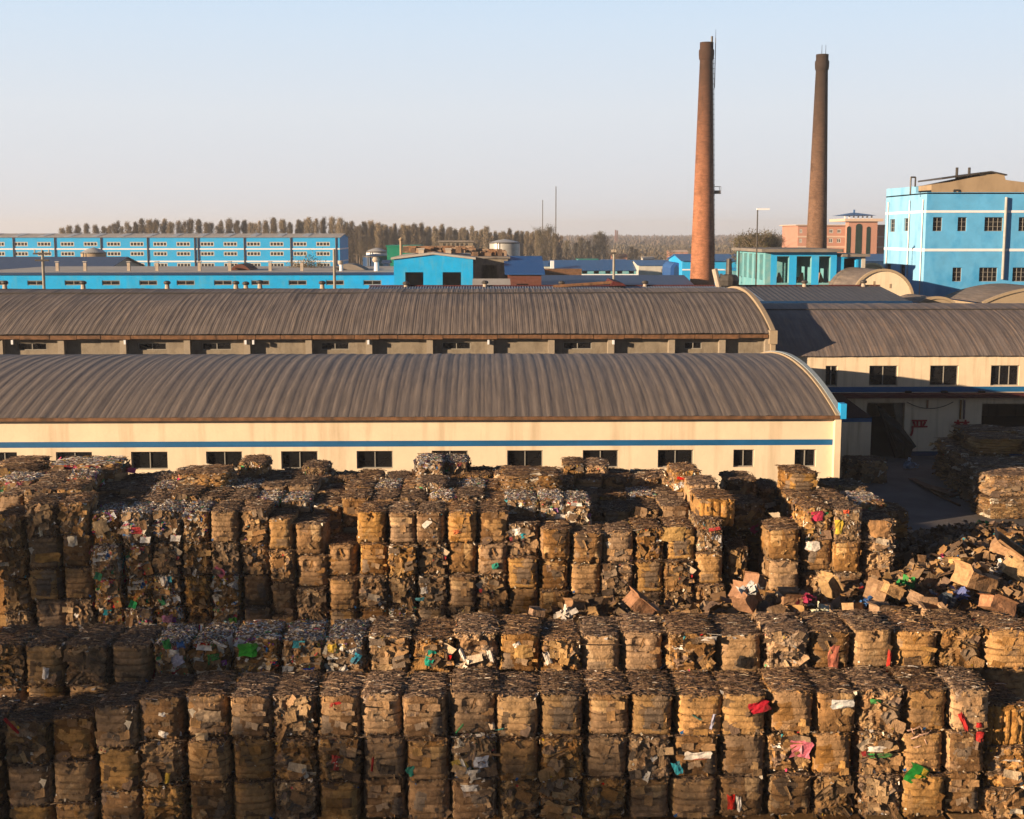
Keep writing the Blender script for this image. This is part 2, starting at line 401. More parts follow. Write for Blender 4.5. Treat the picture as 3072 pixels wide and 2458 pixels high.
    # thin torn edges lying over the top
    nsl = {'clean': 330, 'rough': 380, 'mixed': 420, 'shred': 420, 'cushion': 300}[kind]
    for _ in range(nsl):
        x, y = r.uniform(-.52, .52), r.uniform(-.9, .9); L_ = r.uniform(.06, .34)*(.5 if kind in ('mixed', 'shred') else 1); w = r.uniform(.012, .04)
        an = r.gauss(0, .28) if kind != 'mixed' else r.gauss(0, .8); tl = r.uniform(-.9, 1.2)
        c = jit(r, pick(r, tp if r.random() < (.965 if kind != 'mixed' else .72) else (LIGHT if kind != 'mixed' else BRIGHT+LIGHT)), .2)
        z = surf(min(.98, max(-.98, x/HW)), min(.98, max(-.98, y/HL)), 1).z + r.uniform(-.005, .03)
        u = Vector((math.cos(an), math.sin(an), r.gauss(0, .08)))*L_/2; v = Vector((-math.sin(an)*math.cos(tl), math.cos(an)*math.cos(tl), math.sin(tl)))*w/2
        p = Vector((x, y, z)); bnd = Vector((0, 0, r.uniform(-.01, .03)))
        mb.quad(p-u-v, p-v*.6+bnd, p+v*.6+bnd, p-u+v, c); mb.quad(p-v*.6+bnd, p+u-v, p+u+v*.5, p+v*.6+bnd, c)
    # sheets and torn pieces on the sides
    def sheet(p, n, an, w, h, c, tilt, curl):
        up = Vector((0, 0, 1)); t = up.cross(n).normalized(); b = n.cross(t)
        e1 = t*math.cos(an) + b*math.sin(an); e2 = -t*math.sin(an) + b*math.cos(an)
        e2 = (e2*math.cos(tilt) + n*math.sin(tilt)); nn = e1.cross(e2)
        P = []
        for j in (-1, 0, 1):
            for k in (-1, 0, 1):
                P.append(p + e1*(k*w/2*r.uniform(.85, 1.1)) + e2*(j*h/2*r.uniform(.85, 1.1)) + nn*((abs(k)*curl + abs(j)*curl*.5)*w) + nn*r.uniform(-.008, .008))
        i = len(mb.v); mb.v += [tuple(q) for q in P]
        for j in range(2):
            for k in range(2):
                q = i+j*3+k; mb.f.append((q, q+1, q+4, q+3)); mb.c.append(jit(r, c, .06)); mb.m.append(0)
    nsh = {'clean': 15, 'rough': 60, 'mixed': 70, 'shred': 20, 'cushion': 10}[kind]
    nbody = 0
    ncr = {'clean': 90, 'rough': 280, 'mixed': 440, 'shred': 820, 'cushion': 50}[kind]
    if fine: ncr = 4200
    faces4 = [(0, -1)]*5 + [(0, 1)]*5 + [(-1, 0)]*4 + [(1, 0)]*4
    for _ in range(nsh):
        nx, ny_ = r.choice(faces4); n = Vector((nx, ny_, 0))
        u, v = r.uniform(-.8, .8), r.uniform(.08, .92)
        p = surf(u if ny_ else nx, u if nx else ny_, v)
        w, h = r.uniform(.10, .42 if kind == 'clean' else .52), r.uniform(.06, .26 if kind == 'clean' else .32)
        sheet(p + n*r.uniform(.0, .018 if kind == 'clean' else .05), n, r.gauss(0, .35) if r.random() < .7 else r.uniform(-1.5, 1.5), w, h, palette(), r.gauss(0, .12 if kind == 'clean' else .34), r.uniform(-.02, .06 if kind == 'clean' else .16))
    for _ in range(ncr):
        nx, ny_ = r.choice(faces4); n = Vector((nx, ny_, 0))
        u = r.uniform(-.97, .97); v = r.random()
        if not heavy and r.random() < .6: v = r.choice([r.uniform(0, .12), r.uniform(.88, 1)])
        if not heavy and r.random() < .35: u = math.copysign(r.uniform(.85, 1), u)
        p = surf(u if ny_ else nx, u if nx else ny_, v)
        if fine: w, h, an = r.uniform(.008, .02), r.uniform(.03, .09), r.gauss(0, .6)
        elif kind == 'shred': w, h, an = r.uniform(.02, .05), r.uniform(.06, .18), r.gauss(0, .5)
        else: w, h, an = r.uniform(.03, .13), r.uniform(.02, .08), r.uniform(-1.6, 1.6)
        up = Vector((0, 0, 1)); t = up.cross(n).normalized()
        e1 = t*math.cos(an)+up*math.sin(an); e2 = -t*math.sin(an)+up*math.cos(an); tl = r.gauss(0, .8)
        e2 = e2*math.cos(tl)+n*math.sin(tl); p = p+n*r.uniform(0, .03)
        c = (palette() if r.random() > .05 or kind == 'mixed' else jit(r, pick(r, LIGHT + BRIGHT[:5] + LIGHT))) if not fine else jit(r, pick(r, KRAFT + KRAFT + DULL + [(.55,.42,.25), (.6,.5,.36)]), .25)
        mb.quad(p-e1*w/2-e2*h/2, p+e1*w/2*r.uniform(.6, 1)-e2*h/2, p+e1*w/2+e2*h/2*r.uniform(.3, 1), p-e1*w/2*r.uniform(.5, 1)+e2*h/2, c)
    # flaps sticking out along the top and bottom rims
    nfl = {'clean': 46, 'rough': 90, 'mixed': 90, 'shred': 60, 'cushion': 26}[kind]
    for _ in range(nfl):
        nx, ny_ = r.choice(faces4); n = Vector((nx, ny_, 0)); top = r.random() < .6
        u = r.uniform(-1, 1); p = surf(u if ny_ else nx, u if nx else ny_, r.uniform(.93, 1) if top else r.uniform(0, .07))
        t = Vector((0, 0, 1)).cross(n).normalized(); an = r.gauss(0, .6)
        e1 = (t*math.cos(an)+Vector((0, 0, 1))*math.sin(an)); e2 = (n*r.uniform(.4, 1)+Vector((0, 0, r.uniform(-.8, .7)))+t*r.gauss(0, .4)).normalized()
        w, h = r.uniform(.03, .14), r.uniform(.04, .13); c = palette() if r.random() < .6 else jit(r, pick(r, LIGHT + KRAFT))
        p = p - n*.02
        mb.quad(p-e1*w/2, p+e1*w/2, p+e1*w*.4*r.uniform(.2, 1)+e2*h, p-e1*w*.4+e2*h*r.uniform(.6, 1), c)
    wl = []
    for k in range(1, nb):
        ring = []; wires = MB(); wl.append(wires)
        for q in range(24):
            t = 2*math.pi*q/24; a = max(-1, min(1, 1.42*math.cos(t))); b = max(-1, min(1, 1.42*math.sin(t)))
            ring.append((surf(2*k/nb-1, a, .5+.5*b) if vertical else surf(a, b, k/nb)) + Vector((a*.006, b*.006, 0)))
        for q in range(24): wires.tube(ring[q], ring[(q+1) % 24], .007, n=3, caps=False)
    return mb, wl

NVAR = {'clean': 11, 'rough': 9, 'mixed': 6, 'shred': 4, 'cushion': 2, 'straw': 3}
PROTO = {}
for kd, n_ in NVAR.items():
    PROTO[kd] = []
    for k_ in range(n_):
        a_, w_ = bale_mb(kd, sum(map(ord, kd))*10 + k_)
        PROTO[kd].append((a_.mesh('bale_body', M['bale']), [q.mesh('baling_wire', M['strap']) for q in w_]))
def nth(n):
    ones = ['', 'first', 'second', 'third', 'fourth', 'fifth', 'sixth', 'seventh', 'eighth', 'ninth', 'tenth', 'eleventh', 'twelfth', 'thirteenth', 'fourteenth', 'fifteenth', 'sixteenth', 'seventeenth', 'eighteenth', 'nineteenth']
    if n < 20: return ones[n]
    t = ['twent', 'thirt', 'fort', 'fift', 'sixt', 'sevent', 'eight', 'ninet'][n//10-2]
    return t+'ieth' if n % 10 == 0 else t+'y-'+ones[n % 10]
ORD = ['first', 'second', 'third', 'fourth', 'fifth', 'sixth', 'seventh', 'eighth', 'ninth', 'tenth', 'eleventh', 'twelfth', 'thirteenth', 'fourteenth', 'fifteenth', 'sixteenth',
       'seventeenth', 'eighteenth', 'nineteenth', 'twentieth', 'twenty-first', 'twenty-second', 'twenty-third', 'twenty-fourth', 'twenty-fifth', 'twenty-sixth', 'twenty-seventh', 'twenty-eighth', 'twenty-ninth', 'thirtieth', 'thirty-first', 'thirty-second']
LOOK = {'clean': 'banded brown cardboard bale', 'rough': 'ragged brown cardboard bale', 'mixed': 'colourful mixed-waste paper bale', 'shred': 'shredded tan paper bale', 'cushion': 'vertically banded cardboard bale', 'straw': 'finely shredded tan bale'}
BALES = {}
NB = [0]
def bale(x, y, z, w, kind, where, group, key=None, l=1.86, h=BH, rz=0.0, look=None):
    vs = PROTO[kind]; k = rnd.randrange(len(vs)); me, wi = vs[k]
    flip = rnd.random() < .5; mir = -1 if rnd.random() < .5 else 1
    o = bpy.data.objects.new('waste_paper_bale', me); col.objects.link(o)
    o.location = (x, y, z); o.rotation_euler = (rnd.gauss(0, .006), rnd.gauss(0, .012), (math.pi if flip else 0) + rz + rnd.gauss(0, .03))
    o.scale = (mir*w/1.1, l/1.86, h/1.1)
    tag(o, (look or LOOK[kind]) + ' ' + where, 'bale', group); ORI[o.name] = Vector((0, 0, 0))
    if key and key[0] in ('A', 'B'):
        for q in wi: c = bpy.data.objects.new('baling_wire', q); col.objects.link(c); c.parent = o
    if key: BALES[key] = o
    NB[0] += 1
    return o
K = 3072/2156.0
def mixk(kinds, r_): return r_.choice(kinds)
kr = random.Random(5)

# ---- nearest row: three layers in the picture
YA = 31.3
A_X = [-70, 0, 100, 193, 288, 385, 478, 571, 665, 757, 850, 945, 1045, 1138, 1232, 1325, 1418, 1520, 1620, 1718, 1808, 1905, 2000, 2085, 2180]
A_T = [1512, 1512, 1505, 1480, 1466, 1462, 1462, 1462, 1462, 1460, 1462, 1460, 1466, 1462, 1462, 1462, 1464, 1462, 1458, 1462, 1462, 1460, 1458, 1502]
AK = {0: 'rough', 1: 'rough', 2: 'clean', 3: 'clean', 4: 'clean', 5: 'clean', 6: 'clean', 7: 'rough', 8: 'clean', 9: 'clean', 10: 'clean', 11: 'clean', 12: 'clean', 13: 'clean', 14: 'clean', 15: 'clean',
      16: 'clean', 17: 'clean', 18: 'clean', 19: 'clean', 20: 'rough', 21: 'clean', 22: 'clean', 23: 'cushion'}
LAY = ['topmost', 'second from top', 'third from top']
for i in range(len(A_T)):
    xl, xr = X(A_X[i]*K, YA, A_T[i]*K+60), X(A_X[i+1]*K, YA, A_T[i]*K+60)
    zt = Z(A_T[i]*K, YA); w = (xr-xl)*.95
    for lv in range(3):
        kd = AK[i] if lv == 0 else kr.choice(['clean', 'clean', 'rough', 'clean'] if AK[i] != 'cushion' else ['cushion', 'rough'])
        if i == 11 and lv == 1: kd = 'mixed'
        if i in (0,) : kd = 'rough'
        if i == 18 and lv == 1: kd = 'rough'
        bale((xl+xr)/2 + kr.gauss(0, .03), YA + HL + kr.gauss(0, .055) + (.25 if i == 23 else 0), zt - (lv+1)*1.12 + kr.gauss(0, .01), w, kd,
             '%s in %s column of the nearest stack row' % (LAY[lv], ORD[i]), 'bales stacked in the nearest row', ('A', i, lv), h=1.1)
# ---- second row, one bale higher
YB = 33.6
B_X = [-40, 45, 132, 230, 318, 400, 482, 588, 685, 775, 868, 958, 1050, 1139, 1224, 1311, 1402, 1512, 1610, 1707, 1795, 1880, 1982, 2075, 2175]
BKI = ['rough', 'clean', 'rough', 'clean', 'mixed', 'mixed', 'mixed', 'mixed', 'mixed', 'rough', 'rough', 'rough', 'clean', 'rough', 'clean', 'clean', 'rough', 'clean', 'rough', 'clean', 'clean', 'clean', 'rough', 'clean']
for i in range(len(B_X)-1):
    xl, xr = X(B_X[i]*K, YB, 1960), X(B_X[i+1]*K, YB, 1960)
    zt = Z((1352 - 22*(B_X[i]/2156) + kr.gauss(0, 3))*K, YB); w = min((xr-xl)*.94, 1.27)
    bale((xl+xr)/2, YB + HL + kr.gauss(0, .08), zt-1.1, w, BKI[i], 'topmost in %s column of the second stack row' % ORD[i], 'bales on top of the second row', ('B', i, 0))
    if i in (0, 1, 2, 3, 22, 23, 24):
        bale((xl+xr)/2, YB + HL, zt-2.22, w, 'clean', 'one below the top in %s column of second row' % ORD[i], 'bales on top of the second row', ('B', i, 1))
# ---- rear block: front face
YC = 44.0
C_X = [-10, 52, 122, 186, 250, 315, 379, 440, 502, 563, 618, 687, 751, 814, 877, 940, 1004, 1070, 1138, 1203, 1270, 1338, 1401, 1466, 1528]
C_T = [1078, 1055, 1053, 1076, 1074, 1072, 1072, 1072, 1073, 1089, 1101, 1147, 1076, 1078, 1076, 1075, 1077, 1105, 1110, 1120, 1120, 1115, 1115, 1098]
C_K = ['rough', 'rough', 'rough', 'mixed', 'mixed', 'mixed', 'mixed', 'clean', 'rough', 'clean', 'clean', 'clean', 'clean', 'clean', 'clean', 'clean', 'clean', 'rough', 'clean', 'clean', 'clean', 'rough', 'clean', 'shred']
for i in range(len(C_T)):
    xl, xr = X(C_X[i]*K, YC, 1600), X(C_X[i+1]*K, YC, 1600); zt = Z(C_T[i]*K, YC); w = (xr-xl)*.94
    nl = 3 if i in (11,) else 4
    if i in (19, 20): nl = 3
    for lv in range(nl):
        kd = C_K[i] if lv == 0 else (kr.choice(['mixed', 'mixed', 'rough']) if 3 <= i <= 7 else kr.choice(['clean', 'rough', 'clean', 'rough', 'mixed' if lv == 3 and i < 16 else 'clean']))
        bale((xl+xr)/2 + kr.gauss(0, .02) + lv*.03*(1-i/12), YC + HL + kr.gauss(0, .09), zt-(lv+1)*1.14, w, kd,
             '%s in %s column of the rear block front' % (['topmost', 'second from top', 'third from top', 'lowest in view'][lv], ORD[i]), 'bales in the front of the rear block', ('C', i, lv), h=1.12)
# rear block: rows further back, top layer only; target heights of the far rows in display pixels
def far_row(Y, xs, tops, kinds, rowname, skip=(), h=1.12, l=1.86, nm=None):
    for i in range(len(xs)-1):
        if i in skip or tops[i] is None: continue
        xl, xr = X(xs[i]*K, Y, 1450), X(xs[i+1]*K, Y, 1450); zt = Z(tops[i]*K, Y)
        bale((xl+xr)/2 + kr.gauss(0, .03), Y + l/2 + kr.gauss(0, .06), zt-h, (xr-xl)*.97, kinds[i] if isinstance(kinds, list) else kr.choice(kinds.split()),
             '%s from left in %s' % (ORD[i], rowname), 'bales on top of the rear block', (rowname, i), h=h, l=l)
C2_X = [-10, 48, 112, 172, 232, 292, 352, 412, 472, 532, 592, 655, 716, 778, 838, 898, 958, 1018, 1080, 1142, 1205, 1268, 1330, 1392, 1454]
C2_T = [1040, 1026, 1026, 1058, 1056, 1050, 1040, 1046, 1048, 1050, 1052, 1062, 1046, 1050, 1050, 1048, 1046, 1052, 1052, 1060, 1080, 1078, 1072, 1066]
far_row(46.0, C2_X, C2_T, 'rough clean rough clean rough mixed', 'the rear block second row')
C3_X = [-10, 75, 135, 195, 252, 310, 368, 428, 486, 545, 603, 665, 725, 785, 845, 905, 965, 1025, 1085, 1145, 1205, 1265, 1325, 1385, 1445]
C3_T = [1008, 1005, 1002, 1030, 1030, 1026, 1018, 1022, 1024, 1022, 1020, 1036, 1024, 1026, 1026, 1022, 1024, 1026, 1030, 1034, 1046, 1046, 1046, 1044]
far_row(48.0, C3_X, C3_T, 'rough clean rough mixed rough', 'the rear block third row')
C4_X = [-12, 75, 160, 245, 300, 356, 412, 470, 528, 585, 640, 695, 752, 808, 865, 922, 980, 1038, 1096, 1154, 1212, 1272, 1332, 1392, 1418]
C4_T = [984, 990, 986, 1012, 1006, 1000, 1000, 1006, 1004, 1002, 1004, 1008, 1006, 1008, 1008, 1004, 1000, 998, 1004, 1004, 1010, 1006, 1008, 1008]
far_row(50.0, C4_X, C4_T, 'rough clean rough shred', 'the rear block rearmost row')
# single bales lying on top of the rear block
RAISED = [  # x0, x1, front top y (display px), Y, kind, label
    (-6, 76, 972, 51.2, 'rough', 'low grey bale against the cream wall at the left edge of the block'),
    (96, 242, 974, 50.2, 'mixed', 'wide bale with white plastic scraps lying below the second window'),
    (372, 480, 994, 48.0, 'shred', 'pale shredded bale lying half way back on the rear block'),
    (500, 556, 972, 50.5, 'shred', 'grey bale lying under the fourth window of the cream wall'),
    (632, 686, 984, 50.5, 'shred', 'small grey bale under the fifth window of the cream wall'),
    (876, 940, 1018, 47.6, 'shred', 'light bale standing forward under the seventh window'),
    (874, 932, 970, 50.0, 'mixed', 'pale-topped bale under the seventh window left of its twin'),
    (934, 986, 972, 50.4, 'mixed', 'pale-topped bale under the seventh window right of its twin'),
    (1056, 1182, 1000, 47.2, 'shred', 'big bale of grey and tan shredded strips below the eighth window'),
    (1188, 1232, 980, 50.4, 'rough', 'small brown bale left of its twin below the ninth window'),
    (1234, 1283, 982, 50.4, 'rough', 'small brown bale right of its twin below the ninth window'),
    (1452, 1516, 1022, 46.6, 'cushion', 'bale with two pale round cushions near the right end of the block'),
    (1418, 1478, 994, 48.6, 'shred', 'pale ragged bale behind the one with round cushions'),
    (1468, 1550, 1052, 44.8, 'cushion', 'pale bulging bale lower down beside the tall tan shredded one'),
    (1064, 1132, 1052, 45.4, 'mixed', 'flat white-topped bale in front of the big shredded one'),
    (1136, 1190, 1052, 45.2, 'mixed', 'white-topped bale next right of the flat white-topped one'),
    (1192, 1246, 1056, 45.0, 'mixed', 'third white-topped bale in the line in front of the big one'),
    (1535, 1595, 1012, 49.0, 'rough', 'dull bale below the narrow window'),
    (1548, 1612, 1064, 46.5, 'rough', 'dark bale in the gap left of the tall right-hand columns'),
    (1546, 1612, 1125, 46.8, 'rough', 'second bale down in the dark gap left of the right-hand columns'),
    (1596, 1650, 1030, 49.5, 'rough', 'dark low bale left of the single rounded one'),
    (1657, 1722, 1000, 47.6, 'clean', 'single rounded bale standing before the last window corner'),
    (1744, 1826, 1028, 48.6, 'shred', 'pale bale lying tilted at the block corner by the paved yard'),
    (1792, 1862, 1058, 46.2, 'mixed', 'bale with white paper scraps at the right corner over the yard'),
    (1846, 1915, 1082, 47.6, 'rough', 'dark low bale at the foot of the block beside the paved yard'),
]
for x0, x1, ty, Y, kd, lb in RAISED:
    xl, xr = X(x0*K, Y, ty*K), X(x1*K, Y, ty*K); zt = Z(ty*K, Y)
    bale((xl+xr)/2, Y + .93, zt-1.02, (xr-xl), kd, '', 'bales on top of the rear block', lb, h=1.02)
    BALES[lb]['label'] = lb
# right-hand columns of the block
RC = [(1532, 1578, 1157, 44.4, 2, 'rough', 'small column left of dark gap'), (1618, 1689, 1116, 44.0, 3, 'clean', 'column right of dark gap'),
      (1691, 1756, 1072, 44.3, 3, 'shred', 'tall column with the pink scrap'), (1757, 1819, 1076, 44.2, 3, 'shred', 'tall column with the yellow patch'), (1823, 1889, 1100, 44.4, 3, 'rough', 'rightmost column of the block')]
for x0, x1, ty, Y, nl, kd, lb in RC:
    xl, xr = X(x0*K, Y, ty*K), X(x1*K, Y, ty*K); zt = Z(ty*K, Y)
    for lv in range(nl):
        bale((xl+xr)/2, Y+HL, zt-(lv+1)*1.14, (xr-xl)*.98, kd if lv == 0 else kr.choice(['clean', 'rough']), '%s, %s' % (LAY[lv], lb), 'bales in the right-hand columns', ('R', x0, lv), h=1.12)
    if x0 in (1691, 1757):
        bale((xl+xr)/2, Y+HL+1.95, zt-1.14, (xr-xl)*.98, 'rough', 'behind the %s' % lb, 'bales in the right-hand columns', ('R', x0, 9), h=1.12)
# stack beside the far paved yard
SR = [(28.4, 71.4, 0, 'shred'), (28.5, 71.5, 1, 'shred'), (31.7, 71.6, 0, 'shred'), (31.7, 71.7, 1, 'shred'), (29.0, 74.9, 0, 'rough'), (29.0, 74.9, 1, 'shred'), (29.6, 78.5, 0, 'rough'), (29.6, 79.3, 1, 'shred'), (30.1, 82.4, 0, 'rough'), (30.2, 82.4, 1, 'rough'),
      (32.4, 75.0, 1, 'shred'), (33.2, 77.2, 2, 'shred'), (30.4, 78.4, 2, 'clean'), (31.0, 81.6, 2, 'rough'), (34.2, 80.8, 2, 'shred')]
SL = ['nearest lower corner bale', 'nearest sunlit upper corner bale', 'lower bale cut by the photo edge', 'sunlit upper bale cut by the photo edge', 'second bale back, ground layer', 'second bale back, middle layer', 'third bale back, ground layer', 'third bale back, middle layer', 'farthest ground bale', 'farthest middle bale',
      'inner middle bale', 'top bale near the photo edge', 'rounded tan top bale', 'top bale at the back corner', 'top bale before the dark doorway']
for (x, y, lv, kd), s_ in zip(SR, SL):
    bale(x + 1.6, y + 1.5, lv*1.25, 3.1, 'straw' if kd == 'shred' else kd, 'x', 'bales stacked beside the paved yard', ('S', s_), l=3.0, h=1.25 if lv < 2 else .98)
    BALES[('S', s_)]['label'] = s_ + ' of the big stack beside the paved yard'
for x0, Y in ((1776, 84.0), (1808, 83.0)):
    o = bale(X(x0*K, Y, 1350)+.8, Y, 0, 1.7, 'rough', 'x', 'dark bales in shade by the annex', ('T', x0), h=1.5)
    o['label'] = 'dark shaded bale at the annex foot, ' + ('left one' if x0 == 1776 else 'right one')

# hidden filling of the blocks, far past the three hundred that show: one mass
mm = MB(); mr_ = random.Random(3)
def fill(x0, x1, y0, y1, z0, z1):
    nx = max(1, round((x1-x0)/1.12)); ny = max(1, round((y1-y0)/1.95)); nz_ = max(1, round((z1-z0)/1.12))
    for i in range(nx):
        for j in range(ny):
            for k in range(nz_):
                a, b, c = x0+(x1-x0)*i/nx, y0+(y1-y0)*j/ny, z0+(z1-z0)*k/nz_
                dx, dy, dz = (x1-x0)/nx, (y1-y0)/ny, (z1-z0)/nz_
                g = .015; ch = .07; cc = jit(mr_, pick(mr_, KRAFT))
                P = []
                for zz, ins in ((c, ch), (c+ch, 0), (c+dz-ch, 0), (c+dz-.01, ch)):
                    for xx, yy in ((a+g+ins, b+g+ins), (a+dx-g-ins, b+g+ins), (a+dx-g-ins, b+dy-g-ins), (a+g+ins, b+dy-g-ins)): P.append((xx, yy, zz))
                q = len(mm.v); mm.v += P
                for t in range(3):
                    for s in range(4):
                        s2 = (s+1) % 4; mm.f.append((q+t*4+s, q+t*4+s2, q+t*4+4+s2, q+t*4+4+s)); mm.c.append(cc); mm.m.append(0)
                mm.f.append((q+12, q+13, q+14, q+15)); mm.c.append(cc); mm.m.append(0)
fill(-14.5, 15.3, YA+.1, YA+1.9, 0, 1.05)
fill(-15.5, 16.0, YB+.15, YB+1.9, 0, 3.2)
fill(-19.5, 8.6, YC+.15, YC+1.9, 0, 2.0)
fill(-20.5, 8.6, YC+2.1, YC+8.2, 0, 4.6)
fill(8.9, 14.4, YC+3.2, YC+6.8, 0, 3.6)
fill(8.7, 11.2, YC+4.2, YC+6.2, 0, 5.2)
tag(mm.build('bale_mass', M['bale']), 'inner packing of brown cardboard bales seen in the gaps between columns', 'bale mass', kind='stuff')

# ---- conspicuous scraps: children of the bale they are pressed into (display pixels)
def scrap(key, px, py, w, h, an, c, name='paper_scrap', label=None, Y=None, extra=None):
    b = BALES[key]; Y = b.location.y - .93*b.scale.y - .085 if Y is None else Y
    p = at(px*K, py*K, Y); mb = MB(); r = random.Random(int(px*7+py)); n = 4
    ca, sa = math.cos(an), math.sin(an)
    def pt(u, v, o=0): 
        ed_ = .42*noise.noise(Vector((u*1.7+px, v*1.7, py))); ed2 = .42*noise.noise(Vector((u*1.7, v*1.7+py, px)))
        x = (u+ed2)*w/2; z = (v+ed_)*h/2
        return (p.x + x*ca - z*sa, p.y - o + .03*abs(u) + .05*noise.noise(Vector((u*1.3, v*1.3, px))), p.z + x*sa + z*ca)
    for i in range(n):
        for j in range(n):
            u0, u1, v0, v1 = -1+2*i/n, -1+2*(i+1)/n, -1+2*j/n, -1+2*(j+1)/n
            mb.quad(pt(u0, v0), pt(u1, v0), pt(u1, v1), pt(u0, v1), jit(r, c, .16))
    for e in (extra or []):
        u0, u1, v0, v1, cc = e
        mb.quad(pt(u0, v0, .012), pt(u1, v0, .012), pt(u1, v1, .012), pt(u0, v1, .012), cc)
    me = mb.mesh(name, M['paper']); o = bpy.data.objects.new(name, me); col.objects.link(o)
    o.parent = b; bpy.context.view_layer.update(); o.matrix_parent_inverse = b.matrix_world.inverted()
    if label: o['label'] = label
W_, RD, GN, BL, YL, PK, TL = (.78,.76,.74), (.46,.03,.03), (.03,.25,.06), (.04,.14,.42), (.60,.42,.06), (.75,.20,.30), (.03,.32,.26)
scrap(('A', 18, 1), 1687, 1578, .52, .44, -.1, PK, 'flattened_carton', 'bright pink carton piece', extra=[(-.25, .1, -.5, .5, (.8,.4,.5))])
scrap(('A', 20, 1), 1850, 1578, .55, .14, .02, W_, label='white box panel')
scrap(('A', 20, 1), 1853, 1592, .6, .12, 0, GN, label='green box strip under the white panel')
scrap(('A', 21, 1), 1932, 1633, .52, .50, -.55, (.01,.20,.03), 'flattened_carton', 'dark green carton with yellow print', extra=[(-.3, .35, -.45, .3, (.6,.42,.03)), (.1, .6, .4, .85, (.5,.4,.04))])
for a, b_ in ((1925, 1535), (1932, 1552), (1938, 1570), (1948, 1545)): scrap(('A', 21, 0), a, b_, .34, .035, .35, (.72,.5,.42))
for a, b_, g in ((1922, 1543, -1.2), (1940, 1538, -1.2), (1950, 1564, -1.2)): scrap(('A', 21, 0), a, b_, .22, .03, g, (.72,.5,.42))
scrap(('A', 22, 0), 2030, 1521, .13, .5, .45, RD, label='red tape strip'); scrap(('A', 22, 0), 2064, 1552, .2, .3, 0, RD); scrap(('A', 22, 0), 2062, 1528, .14, .14, 0, (.4,.02,.02))
scrap(('A', 16, 1), 1470, 1592, .65, .2, 0, W_, label='white torn box top', extra=[(-.2, .8, -.9, -.5, (.6,.15,.12))])
scrap(('A', 15, 1), 1427, 1618, .2, .34, .4, (.03,.35,.5)); scrap(('A', 11, 1), 1013, 1606, .38, .3, .1, (.5,.55,.68), label='pale blue panel'); scrap(('A', 11, 1), 1000, 1632, .3, .28, .1, W_); scrap(('A', 11, 1), 988, 1660, .4, .16, 0, W_)
scrap(('A', 9, 1), 866, 1624, .24, .24, .5, TL, label='teal torn paper'); scrap(('A', 7, 1), 706, 1608, .2, .36, -.1, RD, label='red printed paper', extra=[(-.6, .6, .2, .35, W_), (-.6, .2, -.4, -.2, W_)])
scrap(('A', 7, 0), 700, 1486, .4, .13, .2, RD); scrap(('A', 8, 1), 784, 1610, .06, .4, -.1, (.35,.02,.02)); scrap(('A', 3, 0), 342, 1546, .24, .16, -.3, W_); scrap(('A', 3, 0), 340, 1505, .17, .1, 0, W_)
scrap(('A', 2, 0), 218, 1581, .26, .2, -.2, (.75,.55,.3), extra=[(-.5, .5, -.2, .2, RD)]); scrap(('A', 4, 0), 440, 1508, .6, .3, -.15, (.40,.31,.22)); scrap(('A', 4, 0), 424, 1552, .3, .2, 0, (.62,.47,.3))
scrap(('A', 3, 1), 352, 1640, .12, .28, -.2, YL); scrap(('A', 17, 0), 1598, 1490, .5, .3, .3, (.42,.01,.03), label='crumpled red sheet'); scrap(('A', 19, 0), 1775, 1483, .58, .22, .05, (.6,.63,.66), label='pale grey sheet')
scrap(('A', 20, 0), 1845, 1478, .26, .14, 0, GN); scrap(('A', 23, 0), 2125, 1600, .7, .1, -.1, W_, label='white torn strip'); scrap(('A', 17, 2), 1540, 1690, .2, .36, 0, (.7,.02,.01), label='bright red carton corner'); scrap(('A', 17, 2), 1556, 1694, .12, .4, .1, W_)
scrap(('A', 12, 0), 1051, 1537, .2, .04, .1, (.1,.5,.45)); scrap(('A', 10, 0), 968, 1535, .05, .3, -.7, (.05,.3,.12)); scrap(('A', 10, 0), 1011, 1548, .24, .07, .1, W_); scrap(('A', 10, 0), 1036, 1530, .13, .18, .3, (.75,.6,.45))
scrap(('A', 8, 0), 783, 1490, .45, .03, -.1, (.05,.04,.03)); scrap(('A', 16, 0), 1468, 1512, .3, .04, -.6, (.1,.3,.28)); scrap(('A', 16, 0), 1501, 1520, .08, .4, -.2, (.35,.38,.55)); scrap(('A', 0, 0), 22, 1528, .08, .5, .7, (.4,.02,.02))
scrap(('B', 4, 0), 372, 1390, .35, .3, .3, (.5,.48,.6)); scrap(('B', 4, 0), 350, 1358, .2, .25, .2, GN); scrap(('B', 4, 0), 380, 1360, .2, .2, .2, BL); scrap(('B', 4, 0), 366, 1374, .25, .14, 0, W_); scrap(('B', 6, 0), 521, 1370, .5, .36, 0, (.05,.45,.04), label='bright green sheet'); scrap(('B', 5, 0), 450, 1385, .3, .2, .1, GN)
scrap(('B', 5, 0), 462, 1357, .38, .08, -.4, W_); scrap(('B', 1, 0), 95, 1418, .16, .34, -.1, (.7,.7,.74), label='white scrap sticking out'); scrap(('B', 8, 0), 700, 1366, .24, .24, .1, YL, label='yellow panel'); scrap(('B', 8, 0), 748, 1388, .2, .3, -.5, (.03,.3,.5)); scrap(('B', 8, 0), 722, 1410, .22, .16, .4, W_)
